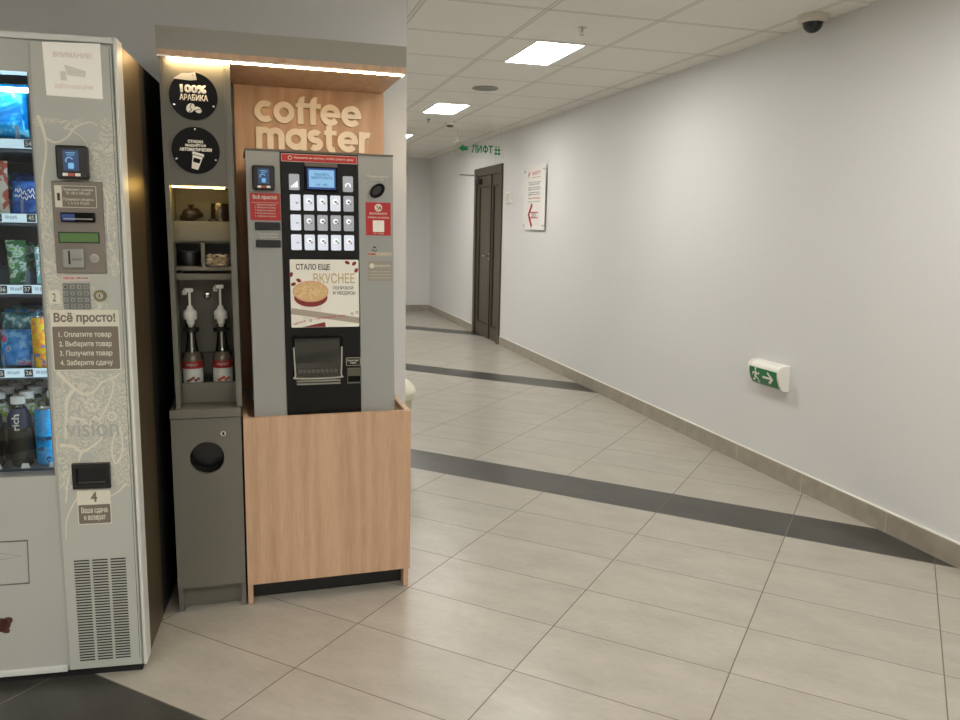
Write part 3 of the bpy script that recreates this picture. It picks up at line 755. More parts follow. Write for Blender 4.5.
for k in range(3): bag('snack_bag', 'dark packet in the depth of the second shelf left lane', TEAL, -.385, .19+.11*k, 1.362, .07, .12, .03, G1, -.1)
bag('snack_bar', 'green and white bar leaning on the third shelf', GREENW, -.305, .10, 1.168, .052, .125, .02, G1, -.25, .5)
bag('snack_bar', 'pale mint bar at the right end of the third shelf', MINTW, -.245, .10, 1.168, .034, .105, .016, G1, -.2, .4)
for k in range(3):
    bag('snack_bar', 'green bar deeper in the third shelf lane', GREENW, -.335, .19+.1*k, 1.168, .05, .11, .02, G1, -.25, .5)
    bag('snack_bar', 'dark bar deeper in the right lane of the third shelf', TEAL, -.262, .19+.1*k, 1.168, .045, .09, .02, G1, -.25, .4)
bag('snack_bag', 'blue packet with red berry print on the fourth shelf', BERRY, -.330, .105, .930, .088, .105, .035, G1, -.1)
bag('snack_bag', 'dark teal packet standing behind the berry packet', TEAL, -.335, .155, .930, .10, .15, .03, G1, -.1)
for k in range(3):
    bag('snack_bag', 'blue packet in the depth of the fourth shelf', (BERRY, TEAL, NAVY)[k], -.355-.01*k, .24+.1*k, .930, .1, .15, .03, G1, -.1)
    bag('snack_bag', 'dark packet in the right depth of the fourth shelf', (TEAL, NAVY, BLUE)[k], -.265, .22+.1*k, .930, .08, .13, .03, G1, -.1)
def can(label, m, capm, x, y, z, r, h, group, words=None):
    p = empty('drink_can', label, 'can', LF(x, y, z), LM, group)
    MB().lathe([(0, 0), (r*.8, 0), (r, .006), (r, h-.010), (r*.86, h-.002)]).build('can_body', m, p, True)
    MB().lathe([(r*.86, h-.002), (r*.87, h), (r*.82, h), (r*.80, h-.004), (0, h-.004)]).build('can_lid', capm, p, True)
    if words:
        o = text(words, -r*.75, r*.75, h*.42, h*.52, 0, INK, p, bold=.02)
        for v in o.data.vertices: v.co.y = -math.sqrt(max(0, (r+.0006)**2-v.co.x**2))
    return p
can('tall yellow patterned can at the right end of the fourth shelf', YELLOW, STEEL, -.264, .115, .9235, .026, .148, 'cans in the snack machine')
BLUECAN = wrapper('blue_can_print', srgb(0, 130, 190), srgb(30, 150, 205), srgb(20, 70, 120), .25, 26)
can('light blue drink can at the right end of the bottom shelf', BLUECAN, STEEL, -.266, .11, .6345, .031, .168, 'cans in the snack machine', 'aqua')
JUICE = plain('dark_juice', srgb(30, 28, 14), .12)
def bottle(label, body, labm, x, y, z, h, group, word=None):
    p = empty('drink_bottle', label, 'bottle', LF(x, y, z), LM, group); r = .031
    MB().lathe([(0, 0), (r*.85, 0), (r, .008), (r, h*.52), (r*.94, h*.56), (r, h*.60), (r*.98, h*.72), (r*.62, h*.84), (r*.42, h*.88), (r*.42, h*.92)], n=24).build('bottle_body', body, p, True)
    MB().lathe([(r*1.015, h*.57), (r*1.03, h*.60), (r*1.01, h*.72), (r*.66, h*.845)], n=24).build('bottle_label', labm, p, True)
    MB().lathe([(r*.60, h*.905), (r*.64, h*.91), (r*.62, h), (r*.55, h*1.008), (0, h*1.008)], n=24).build('bottle_cap', WHITE_PL, p, True)
    return p
NAVYLAB = plain('navy_label', srgb(28, 36, 66), .4); GREENLAB = wrapper('lime_label', srgb(190, 198, 196), srgb(140, 165, 30), srgb(205, 210, 205), .4, 25)
G2 = 'capped drink bottles lined up on the bottom shelf'
f = bottle('front dark juice bottle with white cap and vertical word on bottom shelf', JUICE, NAVYLAB, -.334, .10, .6345, .205, G2)
w = text('rich', .130*0-.0, .052, -.009, .009, 0, WHITE_PAPER, f, bold=.03)
for v in w.data.vertices:
    a, c = v.co.x, v.co.z; v.co.z = .112+a*.9; v.co.x = -c*1.1; rr = .0335 if v.co.z < .148 else .0335-(v.co.z-.148)*.5; v.co.y = -math.sqrt(max(0, rr**2-v.co.x**2))-.001
for k in range(5):
    bottle('white-capped bottle with lime label lined up behind the front juice bottle', JUICE, GREENLAB, -.334, .175+.075*k, .6345, .205, G2)
    bottle('white-capped bottle standing behind the light blue can', JUICE, NAVYLAB, -.262, .185+.075*k, .6345, .205, G2)
    bottle('white-capped bottle in the left lane at the window edge', JUICE, (NAVYLAB, GREENLAB)[k % 2], -.412, .10+.075*k, .6345, .205, G2)

# ================================================================== KIOSK
# --- lower waste cabinet
Wc = empty('waste_cabinet', 'low grey-green cabinet with round waste hole beside snack machine', 'cabinet', KF(0, 0), KM)
b = MB(); b.box(-.2665, -.2505, 0, .38, .0005, .6985); b.box(-.057, -.041, 0, .38, .0005, .6985); b.box(-.2505, -.057, .36, .38, .09, .6985); b.box(-.2505, -.057, .005, .3595, .09, .105)
b.build('carcass', GREY_LAM, Wc)
# door with a real hole
b = MB(); cx, cz, r = -.155, .557, .056; n = 40
X0d, X1d, Z0d, Z1d = -.2665, -.041, .092, .696
def ringface(y, flip):
    inn = [b.bm.verts.new((cx+r*math.cos(2*PI*k/n), y, cz+r*math.sin(2*PI*k/n))) for k in range(n)]
    out = []
    for k in range(n):
        a = 2*PI*k/n; c, s = math.cos(a), math.sin(a)
        t = min([((X1d if c > 0 else X0d)-cx)/c if abs(c) > 1e-9 else 9, ((Z1d if s > 0 else Z0d)-cz)/s if abs(s) > 1e-9 else 9])
        out.append((cx+t*c, cz+t*s))
    corners = [(X1d, Z1d), (X0d, Z1d), (X0d, Z0d), (X1d, Z0d)]
    for co in corners:
        k = min(range(n), key=lambda i: (out[i][0]-co[0])**2+(out[i][1]-co[1])**2); out[k] = co
    o_ = [b.bm.verts.new((x, y, z)) for x, z in out]
    for k in range(n):
        q = (inn[k], inn[(k+1) % n], o_[(k+1) % n], o_[k]); b.bm.faces.new(q)
    return inn, o_
i1, o1 = ringface(-.018, 0); i2, o2 = ringface(-.001, 1)
for k in range(n):
    l = (k+1) % n; b.bm.faces.new((i1[k], i2[k], i2[l], i1[l])); b.bm.faces.new((o1[k], o1[l], o2[l], o2[k]))
dr = b.build('cabinet_door', GREY_LAM, Wc)
MB().disc(-.1, .641, .0095, .0095, -.024, -.0182, 20).build('door_lock', CHROME, dr)
MB().disc(-.1, .641, .004, .006, -.0256, -.0242, 12).build('keyhole', BLACK, dr)
MB().lathe([(.054, 0), (.054, .05), (.052, .05), (.052, 0)], M=Matrix.Translation((cx, -.0015, cz)) @ Matrix.Rotation(-PI/2, 4, 'X')).build('hole_sleeve', BLACK, Wc, True)
box('waste_bag', plain('black_bag', srgb(12, 12, 13), .3), Wc, -.235, -.07, .06, .33, .11, .66, .02)
box('kick_plate', GREY_LAM, Wc, -.2503, -.0572, .035, .051, .003, .0895)
box('worktop', GREY_LAM, Wc, -.2685, -.040, -.026, .38, .6988, .7265, .001)

# --- shelf tower
T = empty('shelf_tower', 'tall grey tower with round black signs and lit niche on the cabinet', 'shelf unit', KF(0, 0), KM)
TX0, TX1, TZ0, TZ1, TD = -.2515, -.0385, .727, 1.860, .38
box('side_board', GREY_LAM, T, TX0, TX0+.014, 0, TD, TZ0+.0003, TZ1)
box('side_board', GREY_LAM, T, TX1-.019, TX1, 0, TD, TZ0+.0003, TZ1)
xa, xb = TX0+.0143, TX1-.0193
box('sign_board', GREY_LAM, T, xa, xb, .006, .022, 1.466, TZ1)
box('niche_back', GREY_LAM, T, xa, xb, .24, .252, 1.345, 1.466)
box('niche_ceiling', GREY_LAM, T, xa, xb, .0223, .24, 1.466, 1.482)
box('niche_board', GREY_LAM, T, xa, xb, .096, .112, 1.287, 1.353)
box('niche_floor', GREY_LAM, T, xa, xb, .1123, .2398, 1.336, 1.3525)
b = MB(); b.box(xa, xb, .1123, .24, 1.2795, 1.287); b.box(xa, xb, .238, .252, 1.2005, 1.2795); b.box(-.154, -.142, .096, .2375, 1.2005, 1.2792)
b.build('cubby_divider', GREY_LAM, T)
box('cubby_floor', GREY_LAM, T, xa, xb, .096, .252, 1.187, 1.2003)
box('lower_rail', GREY_LAM, T, xa, xb, .098, .114, 1.155, 1.176)
bp = box('access_door', plain('dark_grey_laminate', srgb(86, 82, 72), .5, scale=160), T, xa, xb, .215, .229, .785, 1.154)
MB().lathe([(0, 0), (.0135, 0), (.0135, .010), (.007, .014), (0, .014)], M=Matrix.Translation((-.1435, .2149, 1.094)) @ Matrix.Rotation(PI/2, 4, 'X')).build('door_lock', CHROME, bp, True)
box('bottle_floor', GREY_LAM, T, xa, xb, .1123, .2148, .770, .7805)
box('front_board', GREY_LAM, T, xa, xb, .096, .112, .7275, .796)
sb = MB().box(xa+.004, xb-.0012, .022, .026, 1.4635, 1.4657).build('led_strip', WHITE_PL, T)
b = MB()
for k in range(23): x = xa+.008+k*.0072; b.disc(x, 1.4615, .0021, .0018, .0215, .0265, 8)
b.build('led_beads', WARM_DIM, sb)
rk = box('bottle_rack', plain('smoked_acrylic', srgb(30, 29, 26), .25), T, xa+.0005, xb-.0005, .190, .194, .7808, .884)
b = MB(); b.box(xa+.0005, xb-.0005, .190, .2145, .8842, .888); b.build('rack_top', MATS['smoked_acrylic'], rk)
def disc_sign(z, nm):
    d = MB().disc(-.1525, z, .0735, .0735, .0010, .0058, 64).build(nm, BLACK_GLOSS, T)
    for a in (90, 205, 335):
        MB().disc(-.1525+.066*math.cos(math.radians(a)), z+.066*math.sin(math.radians(a)), .003, .003, -.0012, .0009, 12).build('mounting_screw', CHROME, d)
    return d
d = disc_sign(1.745, 'round_sign')
LIT = plain('warm_white_print', srgb(250, 246, 232), .5)
text('100%', -.192, -.113, 1.755, 1.780, .0008, LIT, d, bold=.06)
text('АРАБИКА', -.195, -.109, 1.732, 1.751, .0008, LIT, d, bold=.03)
bn = MB().disc(-.163, 1.709, .012, .0155, .0001, .0009, 20, -.6).disc(-.141, 1.704, .009, .012, .0001, .0009, 20, .9).build('coffee_beans', LIT, d)
MB().stroke(curve2([(-.158, 1.723), (-.164, 1.712), (-.160, 1.703), (-.168, 1.696)]), .002, -.0005, 0).stroke(curve2([(-.150, 1.700), (-.141, 1.705), (-.132, 1.704)]), .0018, -.0005, 0).build('bean_crease', BLACK_GLOSS, bn)
b = MB(); b.prism([(-.212, 1.796), (-.186, 1.8135), (-.145, 1.818), (-.140, 1.796), (-.16, 1.793)], .0002, .0009); b.build('torn_tape', plain('pale_tape', srgb(205, 200, 190), .5), d)
d = disc_sign(1.5775, 'round_sign')
text('СТАКАН', -.176, -.130, 1.600, 1.610, .0008, LIT, d, bold=.05)
text('ВЫДАЁТСЯ', -.184, -.122, 1.588, 1.5985, .0008, LIT, d, bold=.05)
text('АВТОМАТИЧЕСКИ', -.202, -.104, 1.575, 1.5855, .0008, LIT, d, bold=.05)
b = MB()
def rotp(pts, cx, cz, a): return [(cx+x*math.cos(a)-z*math.sin(a), cz+x*math.sin(a)+z*math.cos(a)) for x, z in pts]
b.prism(rotp([(-.019, .020), (.019, .020), (.017, .028), (-.017, .028)], -.152, 1.543, -.25), .0001, .0009)
b.prism(rotp([(-.016, .018), (.016, .018), (.0145, .010), (-.0145, .010)], -.152, 1.543, -.25), .0001, .0009)
b.prism(rotp([(-.013, -.004), (.0128, -.004), (.010, -.025), (-.010, -.025)], -.152, 1.543, -.25), .0001, .0009)
b.prism(rotp([(-.0145, .010), (-.011, .010), (-.0105, -.004), (-.013, -.004)], -.152, 1.543, -.25), .0001, .0009)
b.prism(rotp([(.0145, .010), (.011, .010), (.0105, -.004), (.013, -.004)], -.152, 1.543, -.25), .0001, .0009)
b.build('cup_pictogram', LIT, d)

# --- things in the tower
def K(name, label, cat, x, y, z, group=None, rz=0.): return empty(name, label, cat, KF(x, y, z), KM+rz, group)
BAGM = plain('glossy_black_film', srgb(40, 33, 27), .28)
p = K('lid_bag', 'crumpled dark film bag of cup lids, left in the lit niche', 'bag', -.184, .150, 1.353)
b = MB(); bmesh.ops.create_icosphere(b.bm, subdivisions=4, radius=1)
for v in b.bm.verts:
    c = v.co.copy(); k = 1+.08*math.sin(3*c.x+4*c.z)+.05*math.sin(7*c.y-5*c.x)+.03*math.sin(13*c.z+9*c.x+5*c.y)
    v.co = Vector((c.x*.036*k*(1-.15*c.z), c.y*.032*k, max(.0003, .022+c.z*.024*k+.006*c.x)))
b.build('bag_film', BAGM, p, True)
MB().lathe([(.004, .040), (.008, .050), (.013, .055), (.008, .053), (.002, .048)], n=11).build('bag_neck', BAGM, p, True)
LIDM = plain('dark_lid_plastic', srgb(38, 30, 25), .25)
p = K('lid_stack', 'upright stack of dark cup lids in film, right in the lit niche', 'cup lids', -.090, .155, 1.353)
for k in range(9):
    MB().lathe([(0, .004), (.024, .004), (.0275, 0), (.030, .001), (.029, .006), (.023, .0075), (0, .0075)], n=26, M=Matrix.Translation((.0005*(k % 3), 0, .0005+k*.0068))).build('cup_lid', LIDM, p, True)
p = K('fallen_lid', 'single dark cup lid lying at the foot of the lid stack', 'cup lid', -.113, .128, 1.3535)
MB().lathe([(0, .004), (.012, .004), (.0145, 0), (.016, .001), (.015, .006), (.010, .008), (0, .008)], n=22).build('lid_disc', LIDM, p, True)
p = K('lid_holder', 'round black holder in the dark left cubby', 'holder', -.196, .16, 1.2008)
MB().lathe([(0, 0), (.033, 0), (.0345, .01), (.0345, .045), (.032, .05), (.030, .046), (.030, .012), (0, .008)], n=30).build('holder_body', BLACK, p, True)
MB().lathe([(.0345, .045), (.036, .047), (.034, .0505), (.032, .05)], n=30).build('holder_rim', plain('steel_grey_rim', srgb(70, 74, 76), .25), p, True)
SACH = wrapper('cream_sachet_paper', srgb(250, 242, 222), srgb(244, 230, 200), srgb(200, 150, 112), .55, 90)
proto = None
slots = [(i, j, k) for k in range(5) for j in range(3) for i in range(4)]
for n_, (i, j, k) in enumerate(slots):
    if k > 2 and (i+j) % 2: continue
    if proto is None:
        b = MB(); nx, ny = 6, 3
        g = [[b.bm.verts.new((-.012+.024*a/nx, -.0035+.007*c/ny, .0022*math.sin(PI*min(max((a-.5)/(nx-1), 0), 1))*(1 if 0 < c < ny else .4)+.001)) for c in range(ny+1)] for a in range(nx+1)]
        g2 = [[b.bm.verts.new((v.co.x, v.co.y, -v.co.z+.002)) for v in row] for row in g]
        for a in range(nx):
            for c in range(ny):
                b.bm.faces.new((g[a][c], g[a+1][c], g[a+1][c+1], g[a][c+1])); b.bm.faces.new((g2[a][c], g2[a][c+1], g2[a+1][c+1], g2[a+1][c]))
        o = b.build('sugar_sachet', SACH, None, True); proto = o
        tag(o, 'small cream paper sachet heaped in the right cubby of the tower', 'sugar sachet', 'sugar sachets heaped in the right cubby')
    else:
        o = proto.copy(); C.objects.link(o)
    o.location = KF(-.126+i*.0165+random.uniform(-.003, .003), .112+j*.016+random.uniform(-.002, .002), 1.2035+k*.0078+random.uniform(0, .0012))
    o.rotation_euler = (random.uniform(-.4, .4), random.uniform(-.35, .35), random.uniform(-1.2, 1.2))
    s = random.uniform(1.05, 1.3); o.scale = (s, s*1.15, s*1.5)

# --- syrup bottles with pumps
SYR = glassy('bottle_glass', (.62, .58, .50, 1), .02)
LABW = plain('label_white', srgb(200, 204, 198), .5); LABR = plain('label_red', srgb(150, 28, 26), .5)
def syrup(x, label, dz, berry):
    p = K('syrup_bottle', label, 'syrup bottle', x, .150, .7808, 'syrup bottles with white pumps')
    r = .0335
    MB().lathe([(0, 0), (r*.9, 0), (r, .006), (r, .092), (r*.88, .104), (.0235, .119)], n=28).build('bottle_glass', plain('syrup_glass', srgb(92, 84, 72), .10), p, True)
    MB().lathe([(.0237, .119), (.019, .140), (.0150, .172), (.0145, .205), (.016, .206), (.016, .214), (.012, .215), (.0125, .205), (.013, .172), (.017, .140), (.0217, .119)], n=28).build('clear_neck', CLEAR, p, True)
    MB().tube([(0, 0, .02), (0, 0, .207)], .0035).build('dip_tube', WHITE_PL, p)
    MB().lathe([(r+.0006, .012), (r+.0008, .012), (r+.0008, .062), (r+.0006, .062)], n=36).build('label_lower', LABW, p, True)
    MB().lathe([(r+.0006, .0625), (r+.0010, .0625), (r+.0010, .088), (r+.0006, .088)], n=36).build('label_band', LABR, p, True)
    w = text('сироп', -.020, .020, .069, .081, 0, LABW, p, bold=.01, shear=.3)
    for v in w.data.vertices: v.co.y = -math.sqrt((r+.0016)**2-v.co.x**2)
    b = MB()
    for q in range(5):
        bx, bz = (-.014+q*.008, .020+(q*37 % 11)*.0012); b.disc(bx, bz, .0055, .0055, 0, .0006, 14)
    o = b.build('fruit_print', plain('orange_fruit_print', srgb(176, 70, 26), .5) if berry else plain('brown_nut_print', srgb(110, 62, 40), .5), p)
    for v in o.data.vertices: v.co.y = -math.sqrt((r+.0018)**2-v.co.x**2)
    MB().lathe([(.0155, .190), (.027, .190), (.028, .194), (.028, .203), (.0155, .206)], n=28).build('neck_clip', BLACK, p, True)
    MB().lathe([(.010, .207), (.0105, .218), (.0125, .219), (.0140, .233), (.0215, .2335), (.0225, .235), (.0225, .259), (.0215, .261), (.0120, .269), (.009, .279), (.0055, .282), (0, .282)], n=28).build('pump_collar', WHITE_PL, p, True)
    st = MB().tube([(0, 0, .28), (0, 0, .336+dz)], .0042, 14).build('pump_stem', WHITE_PL, p, True)
    b = MB(); z = .340+dz
    b.box(-.018, .013, -.009, .009, z-.006, z+.008, .003); b.box(-.018, -.008, -.008, .008, z-.016, z-.004, .003)
    b.tube([(-.014, -.004, z+.001), (-.018, -.030, z-.002), (-.018, -.038, z-.010)], .0045)
    b.build('pump_head', WHITE_PL, p)
syrup(-.201, 'left syrup bottle with white pump and red and white label', -.006, False)
syrup(-.0995, 'right syrup bottle with white pump and orange fruit on its label', .006, True)

# --- wooden surround: back panel, canopy, right panel, letters, LED profile
S = empty('kiosk_canopy', 'oak back panel and lit grey canopy with raised cream lettering', 'display canopy', KF(0, 0), KM)
box('back_panel', OAK, S, -.0300, .5365, .448, .464, .70, 1.862)
MB().box(-.2600, .5300, -.018, .464, 1.8625, 1.8795).build('canopy_board', OAK, S)
box('canopy_fascia', FASCIA, S, -.2600, .5300, -.018, .464, 1.8798, 1.948)
pr = box('light_profile', plain('aluminium', srgb(190, 186, 176), .3, metal=.8), S, -.2590, .5280, -.014, .004, 1.8575, 1.8622)
box('led_strip', WARM, pr, -.230, .522, -.013, .003, 1.8540, 1.8572)

def arc(cx, cz, r, a0, a1, n=22): return [(cx+r*math.cos(math.radians(a0+(a1-a0)*k/n)), cz+r*math.sin(math.radians(a0+(a1-a0)*k/n))) for k in range(n+1)]
YL0, YL1 = .434, .4478
def letter(ch, x, z, h, w):
    """geometric rounded letter; x left edge, z baseline, h x-height, w stroke; returns advance"""
    R = (h-w)/2; cx, cz = x+R+w/2, z+h/2; b = MB()
    cnt = [0]
    def st(p):
        cnt[0] += 1; b.stroke(p, w, YL0-.0005*cnt[0], YL1)
    adv = 2*R+w
    if ch == 'c': st(arc(cx, cz, R, 48, 312)); adv -= w*.5
    elif ch == 'o': st(arc(cx, cz, R, 0, 360, 36))
    elif ch == 'e': st(arc(cx, cz, R, 0, 322)); b.stroke([(cx-R, cz-w*.0), (cx+R+w*.5, cz-w*.0)], w*.72, YL0+.0004, YL1)
    elif ch == 'f':
        r = w*.95; xc = x+w*.9
        st([(xc, z), (xc, z+h*.98)]); r = w*.62; st(arc(xc+r, z+h*.98, r, 180, 80, 10)); b.stroke([(x, z+h-w*.42), (x+w*2.3, z+h-w*.42)], w*.78, YL0+.0004, YL1); adv = w*2.0
    elif ch == 'm':
        r = h*.255; xc = x+w/2
        st([(xc, z), (xc, z+h)])
        for k in (0, 1):
            c = xc+r+2*r*k; st(arc(c, z+h-w/2-r, r, 180, 0, 14)+[(c+r, z)])
        adv = w+4*r
    elif ch == 'a': st(arc(cx, cz, R, 0, 360, 36)); st([(x+2*R+w/2, z), (x+2*R+w/2, z+h)])
    elif ch == 's':
        r = (h-w)/4; c = x+r*1.25+w/2
        p1 = [(c+r*1.25*math.cos(math.radians(a)), z+h-w/2-r+r*math.sin(math.radians(a))) for a in range(35, 271, 12)]
        p2 = [(c+r*1.25*math.cos(math.radians(a)), z+w/2+r+r*math.sin(math.radians(a))) for a in range(90, -146, -12)]
        st(p1+p2[1:]); adv = 2.5*r+w
    elif ch == 't':
        xc = x+w*.9; st([(xc, z+h*1.22), (xc, z+h*.28)]); st(arc(xc+w*.75, z+h*.28, w*.75, 180, 290, 8)); b.stroke([(x, z+h-w*.42), (x+w*2.2, z+h-w*.42)], w*.78, YL0+.0004, YL1); adv = w*2.2
    elif ch == 'r':
        xc = x+w/2; r = h*.3; st([(xc, z), (xc, z+h)]); st(arc(xc+r, z+h-w/2-r, r, 180, 70, 10)); adv = w+r*1.1
    b.build('letter_'+ch, CREAM_LETTER, lett)
    return adv
lett = MB().box(.080, .085, .4465, .4479, 1.74, 1.745).build('sign_lettering', CREAM_LETTER, S)
def wordl(s, x0, x1, z, h, w, gap, fit):
    tot = 0; x = x0
    adv = []
    global lett
    before = set(lett.children)
    for ch in s: x += letter(ch, x, z, h, w)+gap
    k = (fit-x0)/(x-gap-x0)
    for o in set(lett.children)-before:
        for v in o.data.vertices: v.co.x = x0+(v.co.x-x0)*k
    return x-gap
LETTERS = True
E1 = wordl('coffee', .042, .446, 1.728, .080, .0225, .0030, .446)
E2 = wordl('master', .046, .485, 1.631, .080, .0225, .0030, .485)
print('LETTER ENDS', E1, E2)

# --- oak counter box
Bx = empty('kiosk_counter', 'light oak laminate counter box carrying the coffee machine', 'counter', KF(0, 0), KM)
box('side_board', OAK, Bx, -.034, -.016, .0003, .49, .0005, .6895)
box('side_board', OAK, Bx, .5315, .5500, .0003, .49, .0005, .6895)
box('front_panel', OAK, Bx, -.034, .5525, -.018, .0, .080, .6885)
box('inner_shelf', OAK, Bx, -.0158, .5313, .003, .39, .650, .666)
box('kick_plate', BLACK, Bx, -.0158, .5313, .050, .066, .003, .0935)

# ================================================================== COFFEE MACHINE
M = empty('coffee_machine', 'grey and black coffee vending machine standing in the oak kiosk', 'coffee machine', KF(0, .03, .0), KM)
ZB, ZT = .6665, 1.588
box('body', SIDE_GREY, M, .004, .492, .012, .35, ZB+.001, ZT-.002, .003)
box('side_fascia', SIDE_GREY, M, .0, .112, .0, .0118, ZB+.0005, ZT, .002)
box('side_fascia', SIDE_GREY, M, .374, .4965, .0, .0118, ZB+.0005, ZT, .002)
CPM = plain('charcoal_panel', srgb(17, 17, 14), .4, var=.08)
CPM.node_tree.nodes['Principled BSDF'].inputs['Specular IOR Level'].default_value = .25
fp = box('front_panel', CPM, M, .1125, .3735, -.003, .0118, ZB+.0005, ZT, .002)
box('top_rim', plain('dark_rim', srgb(96, 92, 84), .5), M, -.001, .4975, -.001, .35, ZT+.0003, ZT+.006)
F = -.0032
rb = MB().rrect(.116, .371, 1.557, 1.583, F-.0012, F, .003).build('red_banner', CREAM_PRINT, M)
MB().rrect(.1175, .3695, 1.5585, 1.5815, F-.0018, F-.0012, .0025).build('banner_field', RED, rb)
text('Нажмите на кнопку, чтобы узнать цену', .158, .358, 1.566, 1.5745, F-.0018, CREAM_PRINT, rb, bold=.02)
q = arc(.145, 1.570, .006, 0, 360, 16); MB().stroke(q, .0018, F-.0024, F-.0018).build('finger_icon', CREAM_PRINT, rb)
sb = MB().box(.190, .303, F-.010, F, 1.462, 1.552, .003).build('display_housing', BLACK_GLOSS, M)
MB().box(.192, .301, F-.0125, F-.0102, 1.543, 1.556).build('housing_lip', plain('bronze_lip', srgb(96, 84, 74), .35), sb)
MB().box(.1995, .2955, F-.0112, F-.0102, 1.468, 1.538).build('display_border', emit('blue_border', (.02, .08, .35, 1), .14), sb)
sc = MB().box(.205, .290, F-.0122, F-.0113, 1.475, 1.532).build('display', SCREEN, sb)
DK = plain('display_ink', srgb(20, 60, 110), .6)
text('ПОЖАЛУЙСТА,\nВЫБЕРИТЕ НАПИТОК', .213, .284, 1.502, 1.524, F-.0123, DK, sc); text('10 : 45', .230, .266, 1.480, 1.487, F-.0123, DK, sc)
def btn(x, z, lit, icon):
    k = MB().rrect(x, x+.0345, z-.0265, z+.0265, F-.004, F, .004).build('drink_button', BTN_LIT if lit else BTN_DIM, M)
    yy = F-.0041
    if icon == 'blank':
        MB().rrect(x+.018, x+.026, z-.004, z+.001, yy-.0005, yy, .001).build('icon', PALE_INK, k)
    elif icon == 'bars':
        b = MB()
        for i in range(4): b.box(x+.006+i*.006, x+.0105+i*.006, yy-.0005, yy, z-.018, z-.012+i*.005)
        b.build('icon', BTN_WHITE, k)
    elif icon == 'cup0':
        MB().stroke(arc(x+.017, z-.006, .008, -30, 210, 12), .004, yy-.0005, yy).build('icon', BTN_WHITE, k)
    else:
        MB().disc(x+.0165, z+.006, .0085, .0085, yy-.0005, yy, 18).build('icon', BTN_WHITE, k)
        MB().disc(x+.018, z+.005, .005, .004, yy-.0009, yy-.0005, 12).disc(x+.024, z-.001, .0035, .003, yy-.0009, yy-.0005, 10).build('icon_cup', CUPC[icon], k)
BTN_WHITE = emit('button_icon_white', (.95, .96, 1, 1), .42)
CUPC = {0: plain('icon_brown', srgb(110, 88, 80), .5), 1: plain('icon_grey', srgb(96, 98, 106), .5), 2: plain('icon_green', srgb(96, 130, 96), .5)}
btn(.1395, 1.490, False, 'bars'); btn(.3205, 1.489, False, 'cup0')
for r in range(3):
    for c in range(5):
        x = .1415+c*.0450; z = 1.4225-r*.0670
        ic = 'blank' if c == 0 else (c+r) % 3
        btn(x, z, c == 0 or r == 2 or (r == 0 and c < 4), ic)
# poster
po = MB().rrect(.1345, .3705, .994, 1.230, F-.002, F, .004).build('poster', WHITE_PAPER, M)
PYY = F-.0022
text('СТАЛО ЕЩЕ', .155, .271, 1.191, 1.215, PYY, INK, po, bold=.02)
text('ВКУСНЕЕ', .213, .356, 1.148, 1.183, PYY, GOLD_INK, po, bold=.01)
text('ПОПРОБУЙ', .280, .350, 1.126, 1.140, PYY, INK, po, bold=.01)
text('И УБЕДИСЬ!', .280, .358, 1.106, 1.120, PYY, INK, po, bold=.01)
CUPR = plain('cup_red_print', srgb(130, 36, 30), .5); FOAM = wrapper('coffee_foam_print', srgb(214, 178, 124), srgb(226, 196, 146), srgb(200, 158, 100), .5, 60)
b = MB()
pts = [(.203+.057*math.cos(a), 1.098+.032*math.sin(a)) for a in [PI+PI*k/20 for k in range(21)]]
b.prism(pts+[(.258, 1.118), (.148, 1.118)], PYY-.0006, PYY-.0003); b.build('cup_band', CUPR, po)
b = MB(); b.prism([(.165, 1.074), (.241, 1.074), (.230, 1.02), (.176, 1.02)], PYY-.0003, PYY); b.build('cup_wall', plain('cup_pale_print', srgb(226, 218, 204), .5), po)
MB().disc(.203, 1.120, .061, .037, PYY-.0009, PYY-.0006, 40).build('cup_rim', plain('cup_rim_print', srgb(214, 168, 130), .5), po)
MB().disc(.203, 1.120, .055, .031, PYY-.0012, PYY-.0009, 40).build('cup_foam', FOAM, po)
b = MB(); b.stroke([(.135, 1.052), (.370, 1.016)], .021, PYY-.0009, PYY-.0003); b.build('grey_ribbon', plain('ribbon_grey', srgb(168, 156, 140), .5), po)
b = MB(); b.prism([(.170, .995), (.252, .995), (.250, 1.012)], PYY-.0006, PYY-.0003); b.build('red_corner', CUPR, po)
o = text('НАТУРАЛЬНЫЙ · КОФЕ', .222, .322, 1.026, 1.034, PYY-.0005, RED, po, bold=.02)
for v in o.data.vertices: v.co.z += (v.co.x-.27)*.10
o = text('ЦЕНТР', .142, .184, 1.006, 1.014, PYY-.0003, RED, po, bold=.02)
for v in o.data.vertices: v.co.z += (v.co.x-.16)*.25
b = MB()
for x, z, a in ((.138, 1.178, 1.2), (.145, 1.145, .4), (.163, 1.158, -.5), (.331, 1.220, -.4), (.355, 1.217, .7), (.362, 1.193, 1.0)):
    b.disc(x, z, .009, .006, PYY-.0004, PYY, 16, a)
b.build('coffee_bean_print', CUPR, po)
b = MB()
for x, z in ((.345, 1.04), (.362, 1.045), (.200, 1.018)): b.stroke(arc(x, z, .004, 0, 360, 10), .0015, PYY-.0012, PYY-.0009)
b.build('small_cup_print', INK, po)
